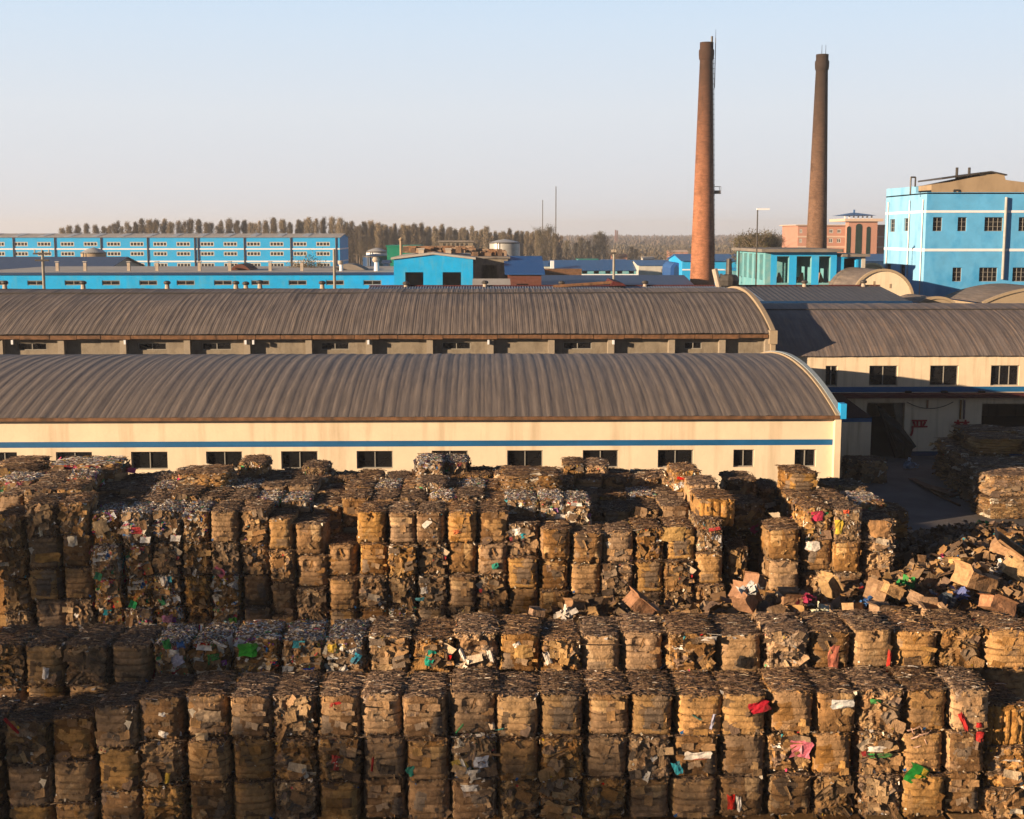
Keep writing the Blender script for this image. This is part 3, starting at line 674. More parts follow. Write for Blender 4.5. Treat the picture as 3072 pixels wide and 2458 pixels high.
scrap(('B', 10, 0), 905, 1387, .24, .4, -.25, (.01,.32,.25), label='teal carton with red dot', extra=[(-.3, .3, -.2, .2, (.45,.05,.08)), (-.95, -.6, -.9, .9, W_)]); scrap(('B', 11, 0), 974, 1380, .1, .4, .4, W_); scrap(('B', 11, 0), 1033, 1382, .14, .3, .3, W_); scrap(('B', 11, 0), 990, 1416, .3, .36, 0, (.55,.25,.18)); scrap(('B', 7, 0), 644, 1414, .4, .18, 0, (.01,.04,.28), label='dark blue plastic lid')
scrap(('B', 13, 0), 1153, 1387, .18, .34, .4, W_); scrap(('B', 12, 0), 1088, 1358, .2, .12, .5, W_); scrap(('B', 12, 0), 1100, 1372, .5, .34, .1, (.5,.32,.12)); scrap(('B', 16, 0), 1490, 1345, .5, .1, 0, W_); scrap(('B', 17, 0), 1568, 1395, .4, .3, -.2, (.015,.012,.012), label='black sheet'); scrap(('B', 20, 0), 1872, 1395, .12, .6, -.05, (.5,.03,.02), label='red tape')
scrap(('B', 14, 0), 1266, 1358, 1.05, .03, 0, (.07,.045,.03), 'strap'); scrap(('B', 19, 0), 1755, 1385, .3, .7, 0, (.5,.17,.12), label='faint red printed panel'); scrap(('C', 16, 1), 1043, 1193, .24, .2, .3, TL, label='green torn triangle'); scrap(('C', 14, 3), 893, 1243, .24, .24, .1, W_); scrap(('C', 14, 3), 884, 1262, .3, .12, .1, (.1,.45,.6))
scrap(('C', 12, 3), 790, 1268, .5, .22, -.3, (.3,.42,.6), label='pale blue crumpled plastic'); scrap(('C', 5, 2), 345, 1225, .26, .34, .2, W_); scrap(('C', 5, 3), 352, 1303, .36, .26, .1, (.6,.25,.45)); scrap(('C', 7, 3), 490, 1308, .26, .22, 0, (.1,.4,.05)); scrap(('C', 4, 0), 282, 1118, .6, .24, 0, (.45,.05,.06), label='dark red plastic'); scrap(('C', 3, 0), 212, 1110, .5, .5, .4, (.48,.36,.22))
scrap(('C', 17, 0), 1090, 1120, .3, .24, .3, W_); scrap(('C', 17, 0), 1102, 1128, .2, .14, .3, (.02,.35,.5)); scrap(('C', 15, 0), 962, 1120, .26, .14, .3, (.65,.2,.08)); scrap(('R', 1691, 0), 1720, 1087, .4, .34, 0, (.6,.03,.12), label='bright pink bag'); scrap(('R', 1757, 0), 1767, 1110, .26, .5, 0, (.65,.5,.06), label='yellow patch'); scrap(('R', 1691, 1), 1710, 1150, .5, .34, -.1, W_); scrap(('R', 1823, 0), 1853, 1115, .7, .6, 0, (.48,.28,.13)); scrap(('R', 1757, 0), 1782, 1078, .2, .12, 0, (.65,.12,.06))
scrap(('C', 1, 1), 98, 1175, .8, .3, .05, (.5,.28,.08)); scrap(('C', 1, 0), 85, 1120, .12, .3, .1, (.8,.75,.6)); scrap(('C', 1, 0), 152, 1140, .3, .35, 0, (.7,.65,.55)); scrap(('C', 22, 0), 1420, 1125, .8, .5, 0, (.5,.33,.13))

# ---- loose waste in the lane between the rows
def hgt(x, y):
    """ground height of the heap"""
    a = max(0, min(1, (x+3)/6)); h = 3.2*a
    h += 1.8*math.exp(-((x-19.5)/4.2)**2 - ((y-47)/4.5)**2) + .9*math.exp(-((x-9.5)/2.5)**2-((y-40)/2.5)**2) + 1.0*math.exp(-((x-16)/3)**2-((y-42)/3)**2)
    if x > 13.8: h *= max(0, min(1, (60 - y + (x-18)*.3)/7))
    elif y > 47: h *= max(0, 1-(y-47)/3)
    if y < 39: h = min(h, 4.1 - (39-y)*.2)
    return h + .25*noise.noise(Vector((x*.9, y*.9, 1)))
hp = MB(); hr = random.Random(11)
def loose(mb, r, x, y, z, s, c, tlt=.5, thick=False):
    an = r.uniform(0, 6.28); tl = r.gauss(0, tlt); tw = r.gauss(0, tlt)
    m3 = Matrix.Rotation(an, 3, 'Z') @ Matrix.Rotation(tl, 3, 'X') @ Matrix.Rotation(tw, 3, 'Y')
    w, h = s*r.uniform(.6, 1.3), s*r.uniform(.35, .9); p = Vector((x, y, z)); fold = r.gauss(0, .25)*s
    A = [(-w/2, -h/2, 0), (0, -h/2, fold), (w/2*r.uniform(.7, 1), -h/2*r.uniform(.6, 1), 0), (w/2, h/2*r.uniform(.5, 1), 0), (0, h/2, fold), (-w/2*r.uniform(.6, 1), h/2, 0)]
    A = [p + m3 @ Vector(q) for q in A]
    mb.quad(A[0], A[1], A[4], A[5], jit(r, c, .1)); mb.quad(A[1], A[2], A[3], A[4], jit(r, c, .1))
gx, gy = 90, 60; i0 = len(hp.v)
for j in range(gy+1):
    for i in range(gx+1):
        x = -5 + 40*i/gx; y = 35.8 + 30*j/gy; h = hgt(x, y)
        if x < 8.5 and y > YC-.4: h = min(h, 1.0)
        hp.v.append((x, y, h-.25))
for j in range(gy):
    for i in range(gx):
        q = i0+j*(gx+1)+i; hp.f.append((q, q+1, q+gx+2, q+gx+1)); hp.c.append(jit(hr, pick(hr, DULL), .2)); hp.m.append(0)
for _ in range(62000):
    x = hr.uniform(-4, 27); y = 35.9 + 26*hr.random()**1.5
    if x < 8.6 and y > YC-.5: continue
    if 8.6 < x < 13.9 and 43.8 < y < 50: continue
    h = hgt(x, y)
    if h < .25: continue
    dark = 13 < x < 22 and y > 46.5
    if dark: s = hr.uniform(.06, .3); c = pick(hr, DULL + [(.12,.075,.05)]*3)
    else: s = hr.choice([.08, .12, .18, .28, .42, .6]) * hr.uniform(.7, 1.2); c = pick(hr, KRAFT + DULL + DULL)
    if not dark and y < 48 and hr.random() < .07: s = hr.uniform(.45, .85)
    t = hr.random()
    if dark and t < .10: t = .5
    if t < .06: c = pick(hr, LIGHT); s *= .5
    elif t < .12: c = pick(hr, BRIGHT); s *= .5
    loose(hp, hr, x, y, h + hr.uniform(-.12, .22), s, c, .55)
tag(hp.build('loose_cardboard_heap', M['paper']), 'loose heap of torn cardboard, paper scraps and plastic in the lane', 'waste heap', kind='stuff')
# litter lying on the bale tops
# bigger loose boxes and sheets, each a thing (display px, Y, size, label)
def crumpled_box(px, py, Y, s, c, label, rz=.4, tilt=.3, name='crushed_carton', open_=True):
    p = at(px*K, py*K, Y); t = thing(name, label, 'carton', tuple(p), 'crushed cartons on the waste heap'); r = random.Random(int(px)); mb = MB()
    sx, sy, sz = s*r.uniform(.9, 1.2)/2, s*r.uniform(.7, 1)/2, s*r.uniform(.45, .7)/2
    m3 = Matrix.Rotation(rz, 3, 'Z') @ Matrix.Rotation(tilt, 3, 'Y') @ Matrix.Rotation(r.uniform(-.3, .3), 3, 'X'); n = 4
    def P(a, b, d):
        k = 1 - .12*max(0, noise.noise(Vector((a*2+px, b*2, d*2))))*2
        q = Vector((a*sx, b*sy, d*sz))*k + Vector((noise.noise(Vector((a*1.5, b*1.5+px, d)))*.09*s, noise.noise(Vector((a, d*2, b+px)))*.08*s, noise.noise(Vector((b*2+px, a, d)))*.09*s))
        return p + m3 @ q
    for ax in range(3):
        for sg in (-1, 1):
            if ax == 2 and sg == 1 and open_: continue
            for i in range(n):
                for j in range(n):
                    L4 = []
                    for u, v in ((i, j), (i+1, j), (i+1, j+1), (i, j+1)):
                        a, b = -1+2*u/n, -1+2*v/n; q = [0, 0, 0]; q[ax] = sg; q[(ax+1) % 3] = a; q[(ax+2) % 3] = b; L4.append(P(*q))
                    mb.quad(*L4, jit(r, c, .08))
    mb.build('box_body', M['paper'], t)
    if open_:
        for (a0, b0, a1, b1, ox, oy) in ((-1, -1, 1, -1, 0, -1), (1, -1, 1, 1, 1, 0), (1, 1, -1, 1, 0, 1), (-1, 1, -1, -1, -1, 0)):
            f = MB(); o3 = m3 @ Vector((ox, oy, r.uniform(-.2, .9)))*s*.22; A, B = P(a0, b0, 1), P(a1, b1, 1); f.quad(A, B, B+o3*r.uniform(.7, 1), A+o3, jit(r, c, .15)); f.build('box_flap', M['paper'], t)
    return t
BOXES = [(1345, 1275, 38.6, 1.25, (.36,.20,.12), 'big reddish-brown crushed carton tilted up in the lane', .3, .7), (1565, 1262, 39.5, 1.15, (.38,.22,.14), 'crushed carton leaning up beside white plastic litter', .9, .8),
  (1665, 1262, 39.8, 1.15, (.36,.22,.13), 'round crushed paper bundle at the heap left end', .2, .1), (1745, 1235, 42.0, 1.0, (.48,.33,.17), 'folded tan carton standing on edge in the heap', .5, 1.0), (1845, 1250, 40.8, 1.3, (.36,.24,.15), 'dull brown carton half buried in mid heap', 1.2, .4),
  (1878, 1245, 40.2, .9, (.50,.33,.17), 'small tan carton catching the sun in mid heap', .2, .5), (1795, 1280, 38.6, .9, (.42,.28,.16), 'low flat carton behind the second row', .8, .2), (1862, 1290, 38.4, 1.1, (.36,.25,.17), 'wide flat carton behind the second row', .3, .15),
  (1960, 1285, 38.6, .9, (.48,.32,.2), 'pale brown flat carton at the heap front', .1, .1), (2052, 1222, 41.2, 1.5, (.50,.31,.17), 'large open tan carton on the right of the heap', .35, .35), (2022, 1188, 43.2, .9, (.55,.38,.16), 'bright tan standing carton above the large open one', .5, .2),
  (2120, 1160, 44.0, 1.4, (.46,.29,.17), 'long cardboard sheet bundle sloping down at right', -.4, .6), (2100, 1275, 39.2, 1.2, (.44,.24,.14), 'reddish carton low on the right of the heap', .2, .4), (2140, 1200, 42.0, 1.2, (.52,.37,.2), 'light carton at the right photo edge', -.3, .5),
  (1210, 1275, 38.0, .8, (.30,.18,.10), 'dark carton lying at the left start of the lane litter', .5, .3), (1130, 1290, 37.6, .6, (.40,.28,.2), 'small carton beside a white crumpled sheet', .3, .2), (1590, 1225, 41.8, 1.0, (.34,.2,.13), 'brown carton at the foot of the dark gap', .8, .5),
  (2075, 1130, 47.5, 1.0, (.50,.33,.22), 'carton high on the heap near green plastic', .2, .6), (1930, 1265, 39.4, .8, (.36,.25,.17), 'dull folded carton right of the heap centre', 1.0, .6)]
for b_ in BOXES: crumpled_box(*b_[:3], b_[3]*(.6 if b_[0] < 1950 else .66), *b_[4:6], rz=b_[6], tilt=b_[7])
def litter(px, py, Y, s, c, label, name='plastic_scrap'):
    p = at(px*K, py*K, Y); t = MB(); r = random.Random(int(px+py))
    for _ in range(14): loose(t, r, p.x+r.gauss(0, s*.35), p.y+r.gauss(0, s*.3), p.z+r.gauss(0, s*.22), s*.6, c, .9)
    tag(t.build(name, M['paper']), label, 'scrap', 'loose scraps on the waste heap')
for a in [(1190, 1290, 37.6, .5, W_, 'white crumpled paper at the left end of the lane'), (1580, 1240, 39.0, .45, (.6,.66,.72), 'white and blue plastic litter on a leaning carton'), (1725, 1290, 38.2, .45, (.72,.74,.6), 'pale board scrap low at the heap left'), (1905, 1225, 41.6, .5, GN, 'green bottle and plastic bits in mid heap'),
          (1700, 1262, 39.4, .4, (.35,.03,.1), 'dark pink scrap left of the tan folded carton'), (1985, 1262, 39.8, .6, (.12,.16,.22), 'blue-grey crushed plastic left of the large carton'), (2060, 1108, 48.6, .45, GN, 'green plastic high on the heap'), (2100, 1195, 42.4, .4, W_, 'white board edge right of the large carton'), (1830, 1268, 39.6, .35, BL, 'blue scrap at the heap front'),
          (2020, 1250, 40.4, .5, (.15,.2,.5), 'blue cloth near the large carton')]: litter(*a)

# ================================================================ GROUND
g = MB(); Nn = 60
g.quad((-9000, -200, 0), (9000, -200, 0), (9000, 12000, 0), (-9000, 12000, 0)); tag(g.build('ground', M['field']), 'flat dry farmland reaching the horizon', kind='structure')
g = MB(); g.quad((-300, 0, .004), (400, 0, .004), (400, 520, .004), (-300, 520, .004)); tag(g.build('factory_ground', M['ground']), 'packed dirt ground of the factory', kind='structure')
g = MB(); g.quad((12, 55, .008), (70, 55, .008), (70, 92.3, .008), (12, 92.3, .008)); tag(g.build('paved_yard', M['road']), 'grey concrete paving between the waste heap and the cream building', kind='structure')

# ================================================================ BUILDING HELPERS
def wall(mb, o, u, n, Lw, z0, z1, ops=(), t=.3, c=(1, 1, 1), m=0):
    """plane from o along u (unit), outward normal n, height z0..z1; ops = (u0,u1,z0,z1) openings with reveals"""
    o = Vector(o); u = Vector(u); n = Vector(n)
    us = sorted({0, Lw} | {min(Lw, max(0, a)) for q in ops for a in q[:2]}); zs = sorted({z0, z1} | {min(z1, max(z0, a)) for q in ops for a in q[2:4]})
    P = lambda a, z, d=0: o + u*a + Vector((0, 0, z-o.z)) - n*d
    for i in range(len(us)-1):
        for j in range(len(zs)-1):
            ca, cz = (us[i]+us[i+1])/2, (zs[j]+zs[j+1])/2
            if any(q[0] < ca < q[1] and q[2] < cz < q[3] for q in ops): continue
            mb.quad(P(us[i], zs[j]), P(us[i+1], zs[j]), P(us[i+1], zs[j+1]), P(us[i], zs[j+1]), c, m)
    for q in ops:
        a, b, e, f = max(0, q[0]), min(Lw, q[1]), max(z0, q[2]), min(z1, q[3])
        mb.quad(P(a, e), P(b, e), P(b, e, t), P(a, e, t), c, m); mb.quad(P(a, f), P(b, f), P(b, f, t), P(a, f, t), c, m)
        mb.quad(P(a, e), P(a, f), P(a, f, t), P(a, e, t), c, m); mb.quad(P(b, e), P(b, f), P(b, f, t), P(b, e, t), c, m)
WM = {}
def window(parent, cx, y, z0, w, h, fm='frame', nm=1, fw=.06, d=.14, rz=0, nh=0, kinds='window', glass='glass'):
    key = (round(w, 2), round(h, 2), fm, nm, nh, round(fw, 3), glass)
    if key not in WM:
        f = MB(); f.box(-w/2, w/2, -.04, .04, 0, fw); f.box(-w/2, w/2, -.04, .04, h-fw, h); f.box(-w/2, -w/2+fw, -.04, .04, fw, h-fw); f.box(w/2-fw, w/2, -.04, .04, fw, h-fw)
        for k in range(nm):
            x = -w/2 + w*(k+1)/(nm+1); f.box(x-fw/2, x+fw/2, -.038, .038, fw, h-fw)
        for k in range(nh):
            z = h*(k+1)/(nh+1); f.box(-w/2+fw, w/2-fw, -.032, .032, z-fw*.35, z+fw*.35)
        p = MB(); p.quad((-w/2+.01, .02, .01), (w/2-.01, .02, .01), (w/2-.01, .02, h-.01), (-w/2+.01, .02, h-.01))
        WM[key] = (f.mesh('window', M[fm]), p.mesh('pane', M[glass]))
    me, pm = WM[key]
    dx, dy = math.sin(rz)*-d, math.cos(rz)*d
    o = inst('window', me, parent, (cx+dx, y+dy, z0), rz); q = bpy.data.objects.new('pane', pm); col.objects.link(q); q.parent = o
    return o
def barrel(X0, X1, Ye, Zei, Yc, Zc, pitch, amp, seed=0, fine=.15, ns=20, Yback=None, wob=.02):
    """circular barrel sheet; front eave (Ye,Ze), crest (Yc,Zc); ribs along the arch"""
    hw, rise = Yc-Ye, Zc-Zei; Rr = (hw*hw+rise*rise)/(2*rise); zc = Zc-Rr; a0 = math.asin(hw/Rr); r = random.Random(seed)
    a1 = a0 if Yback is None else math.asin((Yback-Yc)/Rr)
    mb = MB(); seams = []; x = X0
    while x < X1: x += pitch*r.uniform(.8, 1.2); seams.append((x, amp*r.uniform(.2, .8)))
    xs = []; x = X0
    while x < X1:
        p = pitch*r.uniform(.88, 1.12); A_ = amp*r.uniform(.7, 1.2); e = r.uniform(-.15, .15)*amp
        for q in range(8): xs.append((x+p*q/8, A_*math.sin(math.pi*q/8)**.75 + e + (fine*.1 if q % 2 else 0) + (amp*.8 if q == 0 else 0)))
        x += p
    xs.append((X1, 0))
    i = len(mb.v); nx = len(xs); wd = pitch*.06
    for j in range(ns+1):
        a = -a0 + (a0+a1)*j/ns
        for q, (xx, h) in enumerate(xs):
            w = wob*noise.noise(Vector((xx*.5, j*.35, seed))) + wob*1.2*noise.noise(Vector((xx*.15, j*.5, seed+5)))
            rad = Rr + h + w; mb.v.append((xx + wd*noise.noise(Vector((q*.13, j*.3, seed+9))), Yc + rad*math.sin(a), zc + rad*math.cos(a)))
    for j in range(ns):
        for q in range(nx-1):
            b = i+j*nx+q; mb.f.append((b, b+1, b+nx+1, b+nx)); mb.c.append((1, 1, 1)); mb.m.append(0)
    def prof(n=24, dr=0):
        return [(Yc+(Rr+dr)*math.sin(-a0+(a0+a1)*k/n), zc+(Rr+dr)*math.cos(-a0+(a0+a1)*k/n)) for k in range(n+1)]
    return mb, prof
def gable_wall(X0, X1, prof, zb, c=(1, 1, 1)):
    """solid end wall under an arch profile, from X0 to X1 (thickness)"""
    mb = MB(); P = prof
    for xx in (X0, X1):
        for (y0, z0), (y1, z1) in zip(P[:-1], P[1:]): mb.quad((xx, y0, zb), (xx, y1, zb), (xx, y1, z1), (xx, y0, z0), c)
    for (y0, z0), (y1, z1) in zip(P[:-1], P[1:]): mb.quad((X0, y0, z0), (X1, y0, z0), (X1, y1, z1), (X0, y1, z1), c)
    mb.quad((X0, P[0][0], zb), (X1, P[0][0], zb), (X1, P[0][0], P[0][1]), (X0, P[0][0], P[0][1]), c)
    mb.quad((X0, P[-1][0], zb), (X1, P[-1][0], zb), (X1, P[-1][0], P[-1][1]), (X0, P[-1][0], P[-1][1]), c)
    return mb

# ---------------------------------------------------------------- cream front warehouse
Y1 = 68.0; XL, XR = -36.0, X(2516, Y1, 1300)
ze1 = Z(1250, Y1); Yc1 = Y1+12.2; zc1 = crest(Y1-.35, ze1, Yc1, 1072)
t1 = thing('warehouse', 'long cream warehouse with a blue stripe and brown barrel roof directly behind the bales', 'warehouse', (0, Y1, 0))
wins = [(-20, 36), (118, 194), (276, 353), (434, 510), (592, 669), (751, 827), (909, 985), (1068, 1143), (1227, 1302), (1385, 1460), (1544, 1588), (1673, 1718)]
zw0, zw1 = Z(1405, Y1), Z(1352, Y1)
ops = [(X(a*K, Y1, 1375)-XL, X(b*K, Y1, 1375)-XL, zw0, zw1) for a, b in wins]
w = MB(); wall(w, (XL, Y1, 0), (1, 0, 0), (0, -1, 0), XR-XL, 0, ze1+.03, ops, .28)
w.build('wall', M['cream'], t1)
g = MB(); zs0, zs1 = Z(1339, Y1), Z(1322, Y1); g.box(XL, XR, Y1-.012, Y1+.02, zs0, zs1); g.build('painted_stripe', M['bluestripe'], t1)
for a, b in wins:
    window(t1, (X(a*K, Y1, 1375)+X(b*K, Y1, 1375))/2, Y1, zw0, X(b*K, Y1, 1375)-X(a*K, Y1, 1375)-.01, zw1-zw0-.01, 'frame', 1, .05, .2)
rb, pf1 = barrel(XL, XR-.2, Y1-.35, ze1, Yc1, zc1, .64, .062, 3, .05, wob=.015)
rb.build('roof', M['roof_front'], t1, smooth=True)
P1 = pf1(28, .06)
gable_wall(XR-.3, XR+.02, P1, 0).build('end_wall', M['cream'], t1)
gb = MB(); P2 = pf1(28, .2)
for (y0, z0), (y1, z1) in zip(P2[:-1], P2[1:]): gb.prism([(XR-.14, y0, z0-.13), (XR-.14, y1, z1-.13), (XR-.14, y1, z1), (XR-.14, y0, z0)], (.28, 0, 0))
gb.build('roof_coping', M['parapet_blue'], t1)
gb = MB(); P2 = pf1(28, .16)
for (y0, z0), (y1, z1) in zip(P2[:-1], P2[1:]): gb.prism([(XR-.3, y0, z0-.12), (XR-.3, y1, z1-.12), (XR-.3, y1, z1), (XR-.3, y0, z0)], (.15, 0, 0))
gb.build('roof_edge_band', M['parapet'], t1)
gb = MB(); gb.box(XR-.06, XR+.24, Y1-.5, Y1+.1, ze1-.12, ze1+.68); gb.build('blue_eave_block', M['cyan'], t1)
gb = MB(); gb.box(XL, XR-.1, Y1-.5, Y1-.38, ze1-.12, ze1+.05); gb.build('gutter', M['rust'], t1)
w = MB(); bk = pf1(4)[-1][0]; w.quad((XL, bk, 0), (XR, bk, 0), (XR, bk, ze1), (XL, bk, ze1)); w.build('rear_wall', M['cream'], t1)

# ---------------------------------------------------------------- grey concrete warehouse behind
Y2 = 92.0; XL2, XR2 = -46.0, X(2311, Y2, 1015); ze2 = Z(1003, Y2-.75)-.12; Yc2 = Y2+12.0; zc2 = crest(Y2-.75, ze2+.12, Yc2, 868)
t2 = thing('warehouse', 'old grey concrete warehouse with rusty gutter and ribbed barrel roof in the second line', 'warehouse', (0, Y2, 0))
w2 = [(35, 98), (290, 350), (425, 487), (675, 735), (931, 991), (1186, 1246), (1441, 1478)]
z0, z1 = Z(1049, Y2), Z(1027, Y2); ops = [(X(a*K, Y2, 1040)-XL2, X(b*K, Y2, 1040)-XL2, z0, z1) for a, b in w2]
w = MB(); wall(w, (XL2, Y2, 0), (1, 0, 0), (0, -1, 0), XR2-XL2, 0, ze2+.42, ops, .3); w.build('wall', M['concrete'], t2)
for a, b in w2: window(t2, (X(a*K, Y2, 1040)+X(b*K, Y2, 1040))/2, Y2, z0, X(b*K, Y2, 1040)-X(a*K, Y2, 1040)-.01, z1-z0-.01, 'frame', 1, .06, .18)
for a in (7, 190, 375, 566, 745, 929, 1109, 1290, 1471, 1653, 1831, 2012, 2163, 2300):
    p = MB(); x = X(a, Y2, 1040); p.box(x-.22, x+.22, Y2-.55, Y2-.003, 0, ze2-.25); p.build('pilaster', M['pilaster'], t2)
for a in (12, 350, 712, 735, 1080, 1440, 1815):
    p = MB(); q = at(a+25, 1024, Y2-.7); p.box(q.x-.07, q.x+.07, q.y-.1, q.y+.1, q.z-.22, q.z+.08); p.tube((q.x, q.y+.1, q.z+.1), (q.x, Y2, q.z+.15), .04, n=5); p.build('wall_lamp', M['white'], t2)
rb, pf2 = barrel(XL2, XR2-.2, Y2-.75, ze2+.12, Yc2, zc2, .42, .04, 8, .05, wob=.05); rb.build('roof', M['roof_mid'], t2)
gb = MB(); rg = random.Random(4); x = XL2
while x < XR2-.4:
    L_ = rg.uniform(1.2, 2.2); gb.box(x+.02, min(x+L_, XR2-.3)-.02, Y2-.8+rg.uniform(-.03, .03), Y2-.25, ze2-.2+rg.uniform(-.03, .03), ze2+.06); x += L_
gb.build('rusty_gutter', M['rust'], t2)
P2 = pf2(28, .2); gable_wall(XR2-.12, XR2+.2, P2, 0).build('end_wall', M['parapet'], t2)
gb = MB(); gb.box(XR2-.25, XR2+.3, Y2-.95, Y2-.1, ze2-.6, ze2+.35); gb.build('eave_block', M['parapet'], t2)
rg = MB()
for xx in (0,):                                  # ridge batten on the roof
    R2 = ((Yc2-Y2+.75)**2+(zc2-ze2-.12)**2)/(2*(zc2-ze2-.12)); a = -math.asin(3.6/R2)
    rg.tube((XL2, Yc2+(R2+.07)*math.sin(a), zc2-R2+(R2+.07)*math.cos(a)), (XR2-.3, Yc2+(R2+.07)*math.sin(a), zc2-R2+(R2+.07)*math.cos(a)), .05, n=6)
rg.build('roof_batten', M['steel_d'], t2)

# ---------------------------------------------------------------- right cream building
Y3 = 92.6; XL3, XR3 = X(2318, Y3, 1000), 56.0; ze3 = Z(1071, Y3); Yc3 = Y3+10.4; zc3 = crest(Y3-.3, ze3, Yc3, 913, 30)
t3 = thing('warehouse', 'cream workshop with square dark windows, red lettering and barrel roof on the right', 'warehouse', (XL3, Y3, 0))
w3 = [(1738, 1763), (1830, 1890), (1958, 2018), (2086, 2146), (2214, 2274)]; z0, z1 = Z(1161, Y3), Z(1100, Y3)
ops = [(X(a*K, Y3, 1130)-XL3, X(b*K, Y3, 1130)-XL3, z0, z1) for a, b in w3]
dA, dB = (X(2598, Y3, 1290), X(2712, Y3, 1290)), (X(2943, Y3, 1290), X(3140, Y3, 1290)); zdA = Z(1212, Y3); zdB = Z(1216, Y3)
w = MB(); wall(w, (XL3, Y3, 0), (1, 0, 0), (0, -1, 0), XR3-XL3, 0, ze3+.13, ops+[(dA[0]-XL3, dA[1]-XL3, 0, zdA), (dB[0]-XL3, dB[1]-XL3, .5, zdB)], .35); w.build('wall', M['cream2'], t3)
for k, (a, b) in enumerate(w3): window(t3, (X(a*K, Y3, 1130)+X(b*K, Y3, 1130))/2, Y3, z0, X(b*K, Y3, 1130)-X(a*K, Y3, 1130)-.01, z1-z0-.01, 'frame', 2 if k == 3 else 1, .055, .2)
g = MB(); g.box(XL3, XR3, Y3-.015, Y3+.02, Z(1180, Y3), Z(1164, Y3)); g.build('painted_stripe', M['bluestripe'], t3)
g = MB(); g.box(dA[1]+.02, XR3, Y3-.012, Y3+.02, 0, Z(1359, Y3)); g.build('blue_skirting', M['navy'], t3)
g = MB(); g.box(XL3, XR3, Y3-1.0, Y3-.02, Z(1199, Y3-1), Z(1187, Y3-1)); g.build('canopy_beam', M['maroon'], t3)
g = MB()
for a in (2722, 2830, 2942):
    x = X(a, Y3, 1200); g.box(x-.2, x+.2, Y3-.3, Y3-.02, Z(1182, Y3), Z(1176, Y3))
g.build('lamp_bracket', M['dark'], t3)
g = MB(); g.quad((dA[0]+3.0, Y3+.4, 0), (dA[1], Y3+.4, 0), (dA[1], Y3+.4, zdA), (dA[0]+2.0, Y3+.4, zdA)); g.build('door_leaf', M['concrete'], t3)
rb, pf3 = barrel(XL3, XR3, Y3-.3, ze3, Yc3, zc3, .86, .05, 21, .08, wob=.03); rb.build('roof', M['roof_right'], t3)
R3 = ((Yc3-Y3+.3)**2+(zc3-ze3)**2)/(2*(zc3-ze3)); a = -math.asin(3.4/R3); rg = MB()
rg.tube((XL3, Yc3+(R3+.08)*math.sin(a), zc3-R3+(R3+.08)*math.cos(a)), (XR3, Yc3+(R3+.08)*math.sin(a), zc3-R3+(R3+.08)*math.cos(a)), .045, n=6); rg.build('roof_batten', M['steel_d'], t3)
for a, c_, zt_, zb_ in ((2882, (.30,.17,.04), 1204, 1262), (2893, (.2,.15,.2), 1204, 1262), (2782, (.3,.15,.08), 1204, 1230)):
    p = MB(); p.tube((X(a, Y3, 1200), Y3-.08, Z(zt_, Y3)), (X(a, Y3, 1200), Y3-.08, Z(zb_, Y3)), .07, n=6, colr=c_); p.build('drain_pipe', M['paper'], t3)
w = MB(); w.quad((XL3, Y3+20.6, 0), (XR3, Y3+20.6, 0), (XR3, Y3+20.6, ze3), (XL3, Y3+20.6, ze3)); w.quad((XL3, Y3, 0), (XL3, Y3+20.6, 0), (XL3, Y3+20.6, ze3), (XL3, Y3, ze3)); w.build('rear_wall', M['cream2'], t3)
gable_wall(XR3, XR3+.3, pf3(20, .1), 0).build('end_wall', M['cream2'], t3)
def lettering(ch, px, py, Y, size, name='sign_character'):
    cu = bpy.data.curves.new('txt', 'FONT'); cu.body = ch; cu.size = 1; cu.extrude = .012; cu.align_x = 'CENTER'; cu.offset = 0
    o = bpy.data.objects.new('tmp', cu); col.objects.link(o); bpy.context.view_layer.update()
    me = bpy.data.meshes.new_from_object(o.evaluated_get(bpy.context.evaluated_depsgraph_get())); bpy.data.objects.remove(o)
    me.materials.clear(); me.materials.append(M['char']); me.name = name
    p = at(px, py, Y); zs = [v.co.y for v in me.vertices]; xs = [v.co.x for v in me.vertices]
    s = size/(max(zs)-min(zs)) if zs else 1; mx = (max(xs)+min(xs))/2 if xs else 0; mz = min(zs) if zs else 0
    for v in me.vertices: v.co = Vector(((v.co.x-mx)*s, v.co.z-.02, (v.co.y-mz)*s))
    vs = [tuple(v.co) for v in me.vertices]; fs = [tuple(f.vertices) for f in me.polygons]; VV, FF = [], []
    for dx, dz, dy in ((-.022, -.018, 0), (.022, -.018, .002), (-.022, .018, .004), (.022, .018, .006), (0, 0, .008)):
        k0 = len(VV); VV += [(x+dx, y-dy, z+dz) for x, y, z in vs]; FF += [tuple(q+k0 for q in f) for f in fs]
    me = bpy.data.meshes.new(name); me.from_pydata(VV, [], FF); me.materials.append(M['char'])
    o = bpy.data.objects.new(name, me); col.objects.link(o); o.parent = t3; o.location = p - ORI[t3.name]
    return o
hc = Z(1260, Y3)-Z(1308, Y3)
lettering('严', 2755, 1308, Y3-.03, hc); lettering('禁', 2883, 1308, Y3-.10, hc)
# hanging cable
c_ = MB(); prev = None
for k in range(21):
    u = k/20; p = at(2720+u*140, 1206+4*20*(u-u*u)*1.0, Y3-.3)
    if prev is not None: c_.tube(prev, p, .03, n=5, caps=False)
    prev = p
tag(c_.build('hanging_cable', M['steel_d']), 'dark cable sagging under the maroon canopy beside the red lettering', 'cable')
